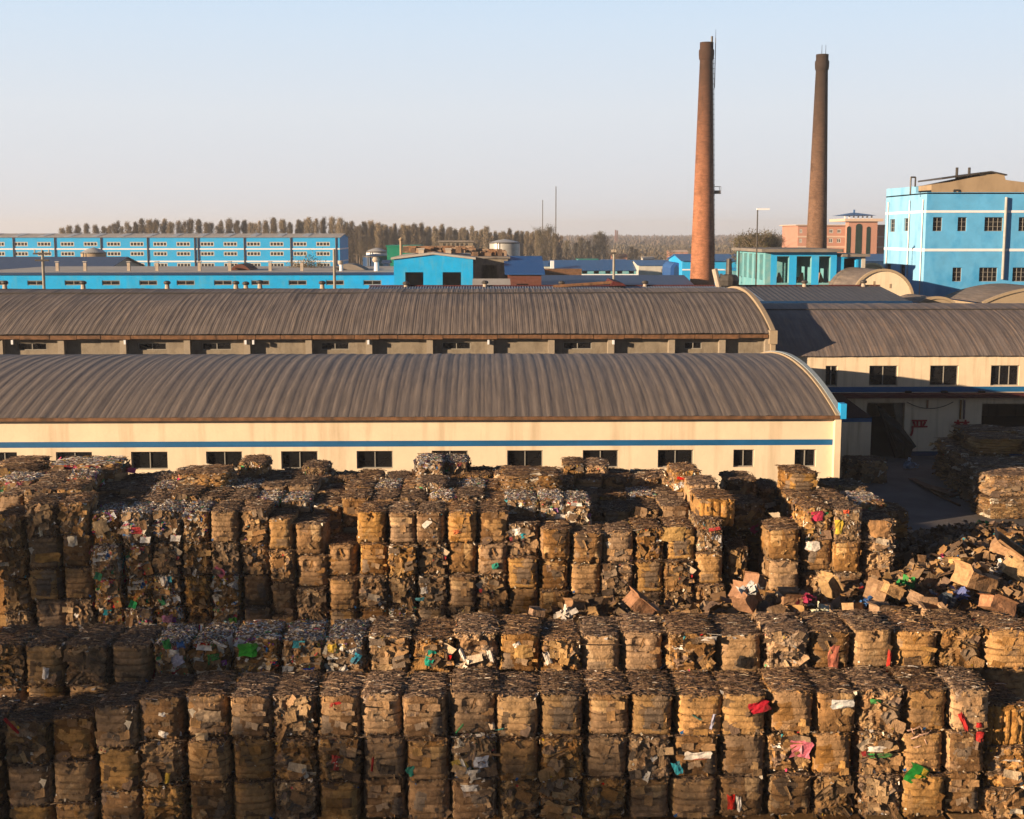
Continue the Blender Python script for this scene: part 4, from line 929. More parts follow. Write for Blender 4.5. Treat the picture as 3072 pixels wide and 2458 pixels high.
# tarpaulin
tp = MB(); Yt = Y3-.9
TPt = [at(2628, 1212, Yt), at(2700, 1270, Yt), at(2750, 1340, Yt-.6), at(2736, 1347, Yt-.6), at(2724, 1390, Yt-.5), at(2690, 1392, Yt), at(2662, 1300, Yt)]
cen = at(2690, 1320, Yt-.35)
for q in range(len(TPt)):
    a, b = TPt[q], TPt[(q+1) % len(TPt)]; n = 5
    for i in range(n):
        f0, f1 = i/n, (i+1)/n
        wv = lambda f, e: Vector((0, .18*math.sin(f*9+e*5), 0))
        tp.quad(cen.lerp(a, f0)+wv(f0, q), cen.lerp(b, f0)+wv(f0, q+1), cen.lerp(b, f1)+wv(f1, q+1), cen.lerp(a, f1)+wv(f1, q))
tag(tp.build('tarpaulin', M['tarp']), 'black tarpaulin hanging diagonally across the dark doorway', 'tarpaulin')
# annex
Ya = 84.0; t = thing('annex', 'small cream annex with blue top band at the corner of the front warehouse', 'shed', (X(2510, Ya, 1300), Ya, 0))
xa0, xa1 = X(2470, Ya, 1300), X(2613, Ya, 1300); za = Z(1257, Ya); w = MB(); wall(w, (xa0, Ya, 0), (1, 0, 0), (0, -1, 0), xa1-xa0, 0, za-.02, (), .2); w.quad((xa1, Ya, 0), (xa1, Ya+7.5, 0), (xa1, Ya+7.5, za), (xa1, Ya, za-.02)); w.build('wall', M['cream2'], t)
g = MB(); g.box(xa0, xa1+.02, Ya-.02, Ya+.05, Z(1270, Ya), Z(1257, Ya)); g.build('blue_band', M['bluestripe'], t)
g = MB(); n = 40
for k in range(n):
    x = xa0+(xa1-xa0)*k/n; d = (xa1-xa0)/n; g.quad((x, Ya-.2, za), (x+d*.5, Ya-.2, za+.07), (x+d*.5, Y3-1.2, za+.67), (x, Y3-1.2, za+.6)); g.quad((x+d*.5, Ya-.2, za+.07), (x+d, Ya-.2, za), (x+d, Y3-1.2, za+.6), (x+d*.5, Y3-1.2, za+.67))
g.build('roof', mat('reddish_corrugated_sheet', (.09, .045, .04), rough=.7, var=.3), t)
# rusty sheets and rods on the yard
rr = random.Random(9)
for k in range(7):
    t = MB(); p0 = atz(2735+k*7, 1437+k*4, .05+k*.03); p1 = atz(2812+k*7, 1480+rr.uniform(-8, 6), .05+k*.03); d = (p1-p0); s = d.cross(Vector((0, 0, 1))).normalized()*.22
    t.prism([p0-s, p1-s, p1+s, p0+s], (0, 0, .05)); o = tag(t.build('steel_strip', M['rust']), '', 'metal strip', 'rusty metal strips on the yard'); o['label'] = 'rusty flat metal strip on the paved yard, %s of seven from the left' % ORD[k]
for k, (a, b, c_, d) in enumerate([(2800, 1478, 2880, 1517), (2835, 1480, 2875, 1472), (2850, 1490, 2870, 1486)]):
    t = MB(); t.tube(atz(a, b, .12), atz(c_, d, .08), .07, n=6); tag(t.build('steel_rod', M['rust']), ['long rusty rod pointing from the metal pile to the heap', 'short dark rod right of the metal pile', 'shortest dark rod right of the metal pile'][k], 'rod')
t = MB(); p = atz(2731, 1396, .3); rb_ = random.Random(2)
for _ in range(60): loose(t, rb_, p.x+rb_.gauss(0, .2), p.y+rb_.gauss(0, .15), .15+abs(rb_.gauss(0, .15)), .28, (.35,.5,.75), .9)
tag(t.build('plastic_bag', M['paper']), 'pale blue crumpled plastic bag lying before the dark doorway', 'bag')

# ================================================================ BEHIND THE WAREHOUSES
# long corrugated shed behind the second warehouse
Ys = 118.0; xs0, xs1 = X(1080, Ys), X(2735, Ys); zse = Z(905, Ys, 2700); Yr = 127.5; zsr = Z(859, Yr, 2600)
t = thing('corrugated_shed', 'low shed with grey-blue corrugated pitched roof and blue gutter behind the second warehouse', 'shed', (xs0, Ys, 0))
def corr(x0, x1, ya, za, yb, zb, pitch, amp):
    mb = MB(); n = int((x1-x0)/pitch)*2; i = 0
    for k in range(n+1):
        x = x0+(x1-x0)*k/n; h = amp if k % 2 else 0; mb.v += [(x, ya, za+h), (x, yb, zb+h)]
    for k in range(n): mb.f.append((2*k, 2*k+2, 2*k+3, 2*k+1)); mb.c.append((1, 1, 1)); mb.m.append(0)
    return mb
xm = X(2235, Yr); corr(xs0, xm, Ys, zse, Yr, zsr, .26, .07).build('roof', M['stripe_roof'], t)
corr(xm, xs1, Ys, zse, Yr, zsr, .5, .04).build('roof', M['shedroof'], t)
corr(xs0, xs1, Yr, zsr, Yr+9.5, zse, .5, .04).build('roof', M['shedroof'], t)
g = MB(); g.box(xs0, xs1+.1, Ys-.12, Ys-.01, zse-.32, zse+.06); g.build('gutter', M['navy'], t)
g = MB(); g.box(xs0, xs1, Yr-.12, Yr+.12, zsr+.03, zsr+.14); g.build('ridge_cap', M['maroon'], t)
w = MB(); wall(w, (xs0, Ys+.3, 0), (1, 0, 0), (0, -1, 0), xs1-xs0-.3, 0, zse-.1, ()); w.poly([(xs1-.3, Ys+.3, 0), (xs1-.3, Yr+9, 0), (xs1-.3, Yr+9, zse), (xs1-.3, Yr, zsr-.05), (xs1-.3, Ys+.3, zse-.05)]); w.build('wall', M['cream2'], t)
# roof turbine vents
vt = MB(); vt.tube((0, 0, -.2), (0, 0, .6), .34, .26, 10, m=0)
vb = MB(); vb.lathe(0, 0, [(.24, .6), (.42, .68), (.48, .82), (.42, .98), (.2, 1.08), (0, 1.1)], 12)
vtm, vbm = vt.mesh('vent_neck', M['ventpaint']), vb.mesh('vent_turbine', M['steel_d'])
VL = [(15, 868, 'first'), (250, 868, 'second'), (502, 868, 'third'), (708, 868, 'fourth'), (738, 870, 'fifth'), (780, 866, 'sixth'), (967, 868, 'seventh'), (1218, 869, 'eighth'), (1455, 866, 'ninth'), (1685, 867, 'tenth'), (1935, 866, 'eleventh'), (2413, 865, 'twelfth'), (2590, 864, 'thirteenth')]
for a, b, s_ in VL:
    Yv = Yc2+1.2 if a < 1050 else Yr-.3; p = at(a, b, Yv); sc = .62 if a < 1050 else .72
    o = thing('roof_vent', 'small round turbine vent on the roof ridge, %s from the left' % s_, 'vent', tuple(p), 'round turbine vents along the roof ridge')
    inst('vent_neck', vtm, o, p, scale=(sc,)*3); inst('vent_turbine', vbm, o, p, scale=(sc,)*3)
p = at(2170, 866, Yr-.5); t = thing('blower', 'large dark round blower with upright stub pipe on the ridge right of the brick chimney', 'blower', tuple(p))
g = MB(); g.lathe(p.x+.5, p.y, [(.3, p.z), (.9, p.z+.3), (1.05, p.z+.8), (.8, p.z+1.3), (0, p.z+1.45)], 14); g.build('casing', M['steel_d'], t)
g = MB(); g.tube((p.x+.5, p.y, p.z+1.2), (p.x+.5, p.y, p.z+2.9), .34, .26, 10); g.build('stub_pipe', M['steel_d'], t)
g = MB(); g.tube((p.x-.4, p.y, p.z), (p.x-.9, p.y, p.z+1.9), .3, .28, 8); g.build('inlet_pipe', M['ventpaint'], t)
# leaning roof piece
g = MB(); g.prism([at(1832, 858, 125), at(1880, 858, 125), at(1868, 850, 125), at(1840, 844, 125)], (0, 6, .1)); tag(g.build('metal_sheet', M['maroon']), 'dark red sheet tilted up beside a concrete pole', 'sheet')
g = MB(); g.tube(at(1660, 860, 126.8), at(1836, 848, 126), .16, n=6); tag(g.build('rusty_pipe', M['rust']), 'rusty pipe rising gently along the shed ridge', 'pipe')

# ---------------------------------------------------------------- brick chimneys
def uvcyl(ob, R_):
    me = ob.data; uv = me.uv_layers.new(name='UVMap')
    for pl in me.polygons:
        cx = [math.atan2(me.vertices[me.loops[l].vertex_index].co.y, me.vertices[me.loops[l].vertex_index].co.x) for l in pl.loop_indices]
        for l, a in zip(pl.loop_indices, cx):
            if max(cx)-min(cx) > 3 and a < 0: a += 2*math.pi
            uv.data[l].uv = (a*R_, me.vertices[me.loops[l].vertex_index].co.z)
def brickmat(name, c1, c2, soot0, soot1, H_):
    m = mat(name, c1, brick=(c1, c2, 3.0), var=.35, nscale=1.3, nstretch=(.7, .7, 2.6), stain=tuple(x*.45 for x in c1), stain_amt=.6, sscale=.8, sstretch=(1, 1, .5), bump=.3, bscale=14, rough=.9, spec=.1)
    N, L = m.node_tree.nodes, m.node_tree.links; b = N['Principled BSDF']; src = b.inputs['Base Color'].links[0].from_socket
    tc = N.new('ShaderNodeTexCoord'); sp = N.new('ShaderNodeSeparateXYZ'); L.new(tc.outputs['Object'], sp.inputs[0])
    nz = N.new('ShaderNodeTexNoise'); nz.inputs['Scale'].default_value = .5; L.new(tc.outputs['Object'], nz.inputs['Vector'])
    ad = N.new('ShaderNodeMath'); ad.operation = 'MULTIPLY_ADD'; ad.inputs[1].default_value = 6; L.new(nz.outputs[0], ad.inputs[0]); L.new(sp.outputs[2], ad.inputs[2])
    mr = N.new('ShaderNodeMapRange'); mr.inputs[1].default_value = soot0+3; mr.inputs[2].default_value = soot1+3; mr.inputs[3].default_value = 0; mr.inputs[4].default_value = .88; mr.interpolation_type = 'SMOOTHSTEP'; L.new(ad.outputs[0], mr.inputs[0])
    mx = N.new('ShaderNodeMix'); mx.data_type = 'RGBA'; L.new(mr.outputs[0], mx.inputs[0]); L.new(src, mx.inputs[6]); mx.inputs[7].default_value = (.022, .017, .015, 1); L.new(mx.outputs[2], b.inputs['Base Color'])
    return m
def chimney(Y, xb, yb, wb, xt, yt, wt, label, c1, c2, soot, rim=True):
    pb, ptp = at(xb, yb, Y), at(xt, yt, Y); zt = ptp.z; rb_, rt = (X(xb+wb/2, Y)-X(xb-wb/2, Y))/2, (X(xt+wt/2, Y)-X(xt-wt/2, Y))/2
    xc = pb.x; t = thing('brick_chimney', label, 'chimney', (xc, Y, 0)); zb = pb.z; sl_ = (rb_-rt)/(zt-zb); r0 = rb_+sl_*zb
    R_ = lambda z: r0-sl_*z
    m_ = brickmat('chimney_brick', c1, c2, zt-soot, zt-1.5, zt)
    def part(name, prof, mm_=None):
        g = MB(); g.lathe(xc, Y, prof, 40); o = g.build(name, mm_ or m_, t, smooth=True); uvcyl(o, 2.5); return o
    nz_ = 40; part('shaft', [(R_(zt*k/nz_), (zt-3.2)*k/nz_) for k in range(nz_+1)])
    part('rim', [(rt, zt-3.2), (rt*1.12, zt-2.9), (rt*1.17, zt-2.2), (rt*1.17, zt-1.4), (rt*1.03, zt-1.1), (rt*1.03, zt), (rt*.78, zt), (rt*.76, zt-2.5)])
    return t, xc, zt, rt, R_
t, xc, zt, rt, R_ = chimney(240, 2106, 855, 73, 2120, 128, 38, 'tall orange-brown brick chimney standing alone in the middle, the left one', (.29, .12, .06), (.20, .08, .042), 34)
g = MB(); 
for k in range(int((zt-6)/.9)):
    z = 5+k*.9; r = R_(z)+.16; a = -.15; g.box(xc+r-.25, xc+r+.02, 239.85, 240.15, z, z+.1)
for s in (-.28, .28): g.tube((xc+R_(2)+.08, 240+s, 2), (xc+R_(zt-3)+.08, 240+s, zt-3), .035, n=4)
g.build('ladder', M['steel_d'], t)
z = Z(577, 240, 2150); r = R_(z); g = MB(); g.box(xc+r, xc+r+1.2, 239.2, 240.8, z-.3, z-.15)
g.box(xc+r+.1, xc+r+1.1, 239.4, 240.6, z-.15, z+.3)
for yy in (239.25, 240.75): g.tube((xc+r, yy, z+1.0), (xc+r+1.15, yy, z+1.0), .05, n=4); g.tube((xc+r+1.15, yy, z-.2), (xc+r+1.15, yy, z+1.0), .05, n=4)
g.build('platform', M['steel_d'], t)
g = MB(); g.tube((xc+rt*1.15+.25, 240, zt-8), (xc+rt*1.15+.25, 240, zt+.8), .07, n=5); g.tube((xc+rt*1.15+.25, 240, zt+.8), (xc+rt*1.15+.25, 240, zt+2.3), .05, .03, n=4); g.tube((xc+rt*.8, 240, zt), (xc+rt*.8, 240, zt+1.1), .2, n=5); g.build('lightning_rod', M['steel_d'], t)
t, xc, zt, rt, R_ = chimney(268, 2449, 745, 61, 2467, 164, 35, 'dark mottled brick chimney behind the blue boiler house, the right one', (.15, .08, .048), (.085, .047, .03), 34)
g = MB()
for s in (-.1, .55): g.tube((xc+rt*s, 268, zt-.3), (xc+rt*s, 268, zt+1.9), .07, .04, n=4)
g.build('lightning_rod', M['steel_d'], t)

# ---------------------------------------------------------------- generic block
def block(name, label, cat, px0, px1, Y, pyt, depth, m, ops=(), roof=None, roofm='flatroof', eave=.3, ridge=None, side=True, winp=None, zb=0, group=None):
    """box building facing -Y; ops in pixels (x0,x1,ytop,ybot); ridge = pixel y of the ridge -> pitched roof along X"""
    x0, x1 = X(px0, Y), X(px1, Y); z1 = Z(pyt, Y); t = thing(name, label, cat, ((x0+x1)/2, Y, zb), group)
    oo = [(X(a, Y)-x0, X(b, Y)-x0, Z(d, Y), Z(c, Y)) for a, b, c, d in ops]
    w = MB(); wall(w, (x0, Y, zb), (1, 0, 0), (0, -1, 0), x1-x0, zb, z1, oo, .3)
    w.quad((x0, Y, zb), (x0, Y+depth, zb), (x0, Y+depth, z1), (x0, Y, z1)); w.quad((x1, Y, zb), (x1, Y+depth, zb), (x1, Y+depth, z1), (x1, Y, z1)); w.quad((x0, Y+depth, zb), (x1, Y+depth, zb), (x1, Y+depth, z1), (x0, Y+depth, z1))
    yr = Y+depth/2
    if ridge is not None:
        zr = Z(ridge, yr)
        for xx in (x0+.005, x1-.005): w.tri((xx, Y, z1), (xx, Y+depth, z1), (xx, yr, zr-.05))
    w.build('wall', M[m], t)
    g = MB()
    if ridge is None: g.box(x0-eave, x1+eave, Y-eave, Y+depth+eave, z1+.003, z1+.28)
    else:
        th = .12; dz = (zr-z1)/(depth/2)*eave
        for s in (0, 1):
            ya, yb = (Y-eave, yr) if s == 0 else (yr, Y+depth+eave); za, zb_ = (z1-dz, zr) if s == 0 else (zr, z1-dz)
            g.prism([(x0-eave, ya, za), (x0-eave, yb, zb_), (x0-eave, yb, zb_+th), (x0-eave, ya, za+th)], (x1-x0+2*eave, 0, 0))
    g.build('roof', M[roofm], t)
    if winp:
        for q in oo: window(t, x0+(q[0]+q[1])/2, Y, q[2], q[1]-q[0]-.01, q[3]-q[2]-.01, **winp)
    return t, x0, x1, z1
# three-storey blue block, far left
Yb = 430; pit = 69.3; wn = []
for r_, (a, b) in enumerate(((726, 739), (755, 768), (789, 803))):
    for k in range(-2, 14):
        x = 48 + k*pit + (0 if k < 8 else 2); wn.append((x, x+41, a, b))
t, x0, x1, z1 = block('factory_block', 'long three-storey bright blue factory block with white bands and rows of windows', 'factory', -160, 1021, Yb, 712, 27, 'cyan_long', wn, roofm='flatroof', ridge=702, eave=.5, winp=dict(fm='frame_w', nm=3, fw=.26, d=.05))
for a, b in ((745, 749.5), (782, 786.5)):
    g = MB(); g.box(x0, x1+.02, Yb-.12, Yb-.003, Z(b, Yb), Z(a, Yb)); g.build('white_band', M['white'], t)
    g = MB(); g.box(x1+.003, x1+.12, Yb, Yb+27, Z(b, Yb), Z(a, Yb)); g.build('white_band', M['white'], t)
for a in (46, 170, 308, 447, 588, 598, 736, 875, 1010):
    g = MB(); g.tube((X(a, Yb), Yb-.2, 0), (X(a, Yb), Yb-.2, z1), .2, n=5); g.build('drain_pipe', M['steel_d'], t)
g = MB(); rr = random.Random(1)
for k in range(14):
    x = x0+4+k*(x1-x0-8)/14; zz = Z(702, Yb+13.5); f = .55; L_ = rr.uniform(3, 6); g.prism([(x, Yb+1, z1+(zz-z1)*.07+.15), (x+2.2, Yb+1, z1+(zz-z1)*.07+.15), (x+2.2, Yb+12.5, z1+(zz-z1)*.92+.2), (x, Yb+12.5, z1+(zz-z1)*.92+.2)], (0, 0, .06))
g.build('skylight_strip', M['steel'], t)
# long low blue workshop
Yw = 190; wn = [(-110+112*k, -56+112*k, 841, 855) for k in range(0, 12)]
wn = [(a+92-12, b+92-12, c, d) for a, b, c, d in wn]
wn = [q for q in wn if q[1] < 1180]
t, x0, x1, z1 = block('workshop', 'long low bright blue workshop with a pale flat roof and wide dark windows', 'workshop', -90, 1187, Yw, 822, 34, 'cyan_worn', wn, roofm='flatroof', eave=.25, winp=dict(fm='frame', nm=1, fw=.1, d=.12))
g = MB(); g.box(x0-.25, x1+.2, Yw-.31, Yw-.26, z1-.1, z1+.26); g.build('roof_edge', M['navy'], t)
for k, a in enumerate((173, 256, 387, 472, 599, 690, 811, 906)):
    p = at(a, 813, Yw+6); o = thing('roof_stack', 'short pale vent stack on the blue workshop roof, %s from left' % ORD[k], 'vent', (p.x, p.y, z1+.28), 'short vent stacks on the low blue workshop')
    g = MB(); g.box(p.x-.22, p.x+.22, p.y-.22, p.y+.22, z1+.28, z1+1.5); g.build('stack_body', M['ventpaint'], o); g = MB(); g.box(p.x-.3, p.x+.3, p.y-.3, p.y+.3, z1+1.6, z1+1.72); g.build('stack_cap', M['flatroof'], o)
for k, (a, s) in enumerate(((1024, .62), (1130, .8))):
    p = at(a, 815, Yw+5); o = thing('roof_stack', 'white curved-hood vent near the workshop roof end, %s one' % ['smaller left', 'larger right'][k], 'vent', (p.x, p.y, z1+.28))
    g = MB(); g.tube((p.x, p.y, z1+.28), (p.x, p.y, z1+2.0*s), .5*s, .42*s, 10); g.build('stack_body', M['white'], o); g = MB(); g.lathe(p.x-.1, p.y, [(.5*s, z1+2.0*s), (.7*s, z1+2.4*s), (.5*s, z1+2.9*s), (0, z1+3.0*s)], 12); g.build('hood', M['ventpaint'], o)
for a, b, y_, c_, lb in ((1000, 1100, 818, 'roofslab', 'low grey mound of sheeting on the workshop roof'), (700, 760, 806, 'brickwall', 'rusty brown sheet pile on the workshop roof')):
    g = MB(); q0, q1 = at(a, y_, Yw+12), at(b, y_, Yw+12); zz = z1+.3
    for k in range(8):
        f0, f1 = k/8, (k+1)/8; h0, h1 = .9*math.sin(math.pi*f0), .9*math.sin(math.pi*f1); xx0, xx1 = q0.x+(q1.x-q0.x)*f0, q0.x+(q1.x-q0.x)*f1
        g.prism([(xx0, Yw+9, zz), (xx1, Yw+9, zz), (xx1, Yw+9, zz+h1+.05), (xx0, Yw+9, zz+h0+.05)], (0, 7, 0))
    tag(g.build('sheet_pile', M[c_]), lb, 'sheet pile')
# blue gabled end bay
Yg = 185; t = thing('workshop', 'bright blue gable-fronted bay with two large dark openings', 'workshop', (X(1300, Yg), Yg, 0))
x0, x1 = X(1182, Yg), X(1419, Yg); ze, zp = Z(779, Yg), Z(764, Yg); zl = Z(775, Yg)
oo = [(X(1216, Yg)-x0, X(1270, Yg)-x0, Z(866, Yg), Z(817, Yg)), (X(1328, Yg)-x0, X(1383, Yg)-x0, Z(866, Yg), Z(817, Yg))]
w = MB(); wall(w, (x0, Yg, 0), (1, 0, 0), (0, -1, 0), x1-x0, 0, ze, oo, .4); xp = X(1300, Yg); w.poly([(x0, Yg, ze), (x1, Yg, ze), (xp, Yg, zp)])
for xx in (x0, x1): w.quad((xx, Yg, 0), (xx, Yg+30, 0), (xx, Yg+30, ze), (xx, Yg, ze))
w.quad((x0, Yg+30, 0), (x1, Yg+30, 0), (x1, Yg+30, ze), (x0, Yg+30, ze)); w.build('wall', M['cyan_worn'], t)
g = MB(); g.prism([(x0-.4, Yg-.3, ze), (xp, Yg-.3, zp+.02), (xp, Yg-.3, zp+.3), (x0-.4, Yg-.3, ze+.28)], (0, 31, 0)); g.prism([(xp, Yg-.3, zp+.02), (x1+.4, Yg-.3, ze), (x1+.4, Yg-.3, ze+.28), (xp, Yg-.3, zp+.3)], (0, 31, 0)); g.build('roof', M['flatroof'], t)
for a in (1264, 1345):
    p = at(a, 768, Yg+8); o = thing('roof_stack', 'pale square vent stack on the blue gable roof, %s one' % ('left' if a < 1300 else 'right'), 'vent', (p.x, p.y, zp)); g = MB(); g.box(p.x-.4, p.x+.4, p.y-.4, p.y+.4, zp-.5, p.z+.9); g.build('stack_body', M['ventpaint'], o)
    g = MB(); g.box(p.x-.5, p.x+.5, p.y-.5, p.y+.5, p.z+.93, p.z+1.1); g.build('stack_cap', M['flatroof'], o)
# ruin
Yn = 190; t, x0, x1, z1 = block('ruined_building', 'roofless-looking dark concrete building with rubble along its roof edge', 'building', 1420, 1524, Yn, 776, 22, 'concrete', [(1444, 1491, 795, 838)], roofm='roofslab', eave=.3)
g = MB(); rr = random.Random(6)
for _ in range(420):
    x = X(1215, Yn+8)+rr.random()*(X(1516, Yn+8)-X(1215, Yn+8)); y = Yn+rr.uniform(3, 14); zz = z1+.3 if x > x0 else zp+.1; s = rr.uniform(.15, .6)
    hh = rr.uniform(.2, 1.0); g.box(x-s, x+s, y-s*.5, y+s*.5, zz, zz+hh, jit(rr, pick(rr, [(.34,.18,.10), (.28,.17,.11), (.40,.28,.20), (.16,.10,.07)])))
tag(g.build('rubble', M['rubble']), 'broken tiles and rubble lying on the roofs', 'rubble', kind='stuff')
t, x0, x1, z1 = block('lean_to', 'small shed with a pale sheet roof below the dark ruined building', 'shed', 1424, 1525, 172, 858, 6, 'concrete', roofm='flatroof', ridge=839)
Yq = 236; t = thing('open_frame_shed', 'dark open concrete frame with a flat slab roof on top of the workshops', 'shed', (X(1370, Yq), Yq, 0)); x0, x1 = X(1319, Yq), X(1419, Yq)
g = MB(); g.box(x0-.3, x1+.3, Yq-.3, Yq+6, Z(727, Yq), Z(722, Yq)); g.build('roof', M['roofslab'], t)
w = MB(); wall(w, (x0, Yq, 0), (1, 0, 0), (0, -1, 0), x1-x0, 0, Z(727.2, Yq), [(X(a, Yq)-x0, X(a+9, Yq)-x0, Z(742, Yq), Z(730, Yq)) for a in (1330, 1343, 1356, 1369, 1382, 1395)], .3)
w.quad((x0, Yq, 0), (x0, Yq+6, 0), (x0, Yq+6, Z(727, Yq)), (x0, Yq, Z(727, Yq))); w.quad((x1, Yq, 0), (x1, Yq+6, 0), (x1, Yq+6, Z(727, Yq)), (x1, Yq, Z(727, Yq))); w.build('wall', M['concrete'], t)
# blue shed over brick
t, x0, x1, z1 = block('brick_shed', 'brick shed with a plain saturated blue sloping roof', 'shed', 1525, 1624, 183, 822, 20, 'brickwall', [(1550, 1585, 852, 866)], roofm='blueroof_s', ridge=771, eave=.5)
# dark blue roof left
t, x0, x1, z1 = block('long_shed', 'shed with a dark blue ribbed roof in front of the three-storey block', 'shed', -80, 322, 262, 806, 26, 'whitewall', roofm='blueroof_d', ridge=772, eave=.8)
# tanks
def tank(name, label, px0, px1, pt, papex, Y, m, zb=0, band=True, cm='steel'):
    x0, x1 = X(px0, Y), X(px1, Y); r = (x1-x0)/2; xc = (x0+x1)/2; z1 = Z(pt, Y); t = thing(name, label, 'tank', (xc, Y+r, zb))
    g = MB(); g.lathe(xc, Y+r, [(r, zb), (r, z1)], 36); g.build('tank_shell', M[m], t, smooth=True)
    g = MB(); g.lathe(xc, Y+r, [(r*1.02, z1), (r*.5, z1+(Z(papex, Y)-z1)*.65), (0, Z(papex, Y))], 36); g.build('tank_roof', M[cm], t, smooth=False)
    if band:
        g = MB(); g.lathe(xc, Y+r, [(r*1.03, z1-.25), (r*1.03, z1+.02)], 36); g.build('rim_band', M['steel_d'], t)
        g = MB(); g.tube((xc-r*.5, Y-.1, zb), (xc-r*.5, Y-.1, z1), .12, n=5); g.build('pipe', M['steel_d'], t)
    return t
tank('storage_tank', 'white cone-topped tank beside the green building', 1097, 1162, 755, 744, 300, 'white', cm='steel')
tank('storage_tank', 'squat dark blue tank with domed top in front of the white tank', 1086, 1164, 769, 762, 270, 'navy', cm='blueroof_d')
tank('storage_tank', 'large silver cone-topped tank right of the dark frame shed', 1469, 1561, 728, 718, 300, 'steel')
tank('storage_tank', 'low cream tank with shallow pale cone roof before the three-storey block', 236, 311, 758, 742, 330, 'beige')
t, x0, x1, z1 = block('green_shed', 'green sheet-clad building between the white tank and the blue gable', 'building', 1162, 1256, 262, 741, 18, 'green', roofm='green', eave=.2)
g = MB(); p = at(1203, 742, 258); g.tube((p.x, p.y, 0), (p.x, p.y, p.z+1.2), .28, n=8); g.lathe(p.x, p.y, [(.28, p.z+1.2), (.5, p.z+1.5), (0, p.z+2.0)], 8); tag(g.build('vent_pipe', M['beige']), 'thin ochre pipe standing in front of the green building', 'pipe')
t, x0, x1, z1 = block('small_dome_shed', 'small dark blue hump-roofed shed behind the workshop roof end', 'shed', 1150, 1166, 240, 790, 5, 'navy', roofm='blueroof_d', ridge=782)
# right middle: blue sheds
t, x0, x1, z1 = block('blue_row_shed', 'long blue-roofed shed with pale blue wall and five dark openings', 'shed', 1660, 1915, 330, 811, 22, 'cyan_pale', [(1746+35*k, 1762+35*k, 813, 822) for k in range(5)], roofm='blueroof', ridge=782, eave=.5)
g = MB(); g.box(X(1652, 329), X(1662, 329), 329, 331, 0, Z(783, 329)); g.build('white_pier', M['white'], t)
g = MB(); g.box(X(1745, 327), X(1915, 327), 326, 327, 0, Z(823, 327)); g.build('low_wall', M['white'], t)
t, x0, x1, z1 = block('small_white_shed', 'little white shed with blue roof left of the white pier', 'shed', 1622, 1651, 345, 799, 14, 'whitewall', roofm='blueroof', ridge=784)
t, x0, x1, z1 = block('white_store', 'white-walled store with blue roof and one dark strip window', 'building', 1916, 2016, 325, 797, 20, 'whitewall', [(1984, 2011, 807, 817)], roofm='blueroof', ridge=782, eave=.4, winp=dict(fm='frame', nm=1, fw=.15, d=.1))
Yq = 305; t = thing('arched_porch', 'deep blue pointed-arch porch left of the orange-brown chimney foot', 'porch', (X(2028, Yq), Yq, 0)); x0, x1 = X(2011, Yq), X(2046, Yq); zt_ = Z(788, Yq); zm = Z(805, Yq)
pts = []
for k in range(13):
    f = k/12; pts.append((x0+(x1-x0)*f, Yq, zm+(zt_-zm)*math.sin(math.pi*f)**.7))
g = MB(); g.prism([(x0, Yq, 0)]+pts+[(x1, Yq, 0)], (0, 14, 0)); g.build('shell', M['blueroof_s'], t)
g = MB(); g.prism([(x0*.7+x1*.3, Yq-.05, 0), (x0*.7+x1*.3, Yq-.05, zm), (x0*.5+x1*.5, Yq-.05, zm+(zt_-zm)*.6), (x0*.3+x1*.7, Yq-.05, zm), (x0*.3+x1*.7, Yq-.05, 0)], (0, .04, 0)); g.build('archway', M['navy'], t)
Yq = 300; t = thing('blue_hall', 'blue hall with a pale gable and bright blue roof passing behind the left chimney', 'building', (X(2140, Yq), Yq, 0)); x0, x1 = X(2046, Yq), X(2230, Yq); ze_, zr_ = Z(783, Yq), Z(765, Yq+11)
w = MB(); wall(w, (x0, Yq, 0), (1, 0, 0), (0, -1, 0), x1-x0, 0, ze_, [(X(2158+k*22, Yq)-x0, X(2168+k*22, Yq)-x0, Z(830, Yq), Z(822, Yq)) for k in range(3)], .3); w.build('wall', M['cyan_long'], t)
w = MB(); w.poly([(x0-.01, Yq, 0), (x0-.01, Yq+22, 0), (x0-.01, Yq+22, ze_), (x0-.01, Yq+11, zr_), (x0-.01, Yq, ze_)]); w.build('gable_wall', M['cyan'], t)
g = MB(); g.prism([(x0-.4, Yq-.6, ze_-.1), (x0-.4, Yq+11, zr_), (x0-.4, Yq+11, zr_+.2), (x0-.4, Yq-.6, ze_+.1)], (x1-x0+.8, 0, 0)); g.prism([(x0-.4, Yq+22.6, ze_-.1), (x0-.4, Yq+11, zr_), (x0-.4, Yq+11, zr_+.2), (x0-.4, Yq+22.6, ze_+.1)], (x1-x0+.8, 0, 0)); g.build('roof', M['blueroof'], t)
g = MB(); g.box(x0, x1, Yq-.1, Yq-.003, Z(812, Yq), Z(808, Yq)); g.build('white_band', M['white'], t)
t, x0, x1, z1 = block('long_low_shed', 'long low shed roofed in dull dark blue in front of the white store', 'shed', 1622, 2078, 222, 862, 26, 'brickwall', roofm='blueroof_d', ridge=828, eave=.5)
t, x0, x1, z1 = block('timber_fence_shed', 'brown boarded wall behind the dull blue roof', 'wall', 1618, 1745, 290, 811, 3, 'rust', roofm='rust', eave=.05)
t, x0, x1, z1 = block('white_gate_house', 'small white arched house left of the blue boiler house', 'house', 2196, 2222, 215, 812, 5, 'cyan_pale', [(2209, 2214, 822, 838)], roofm='cyan', ridge=806)
t, x0, x1, z1 = block('blue_shed_right', 'blue-roofed shed seen between boiler house and tall blue block', 'shed', 2560, 2700, 300, 784, 20, 'navy', roofm='blueroof', ridge=764, eave=.5)
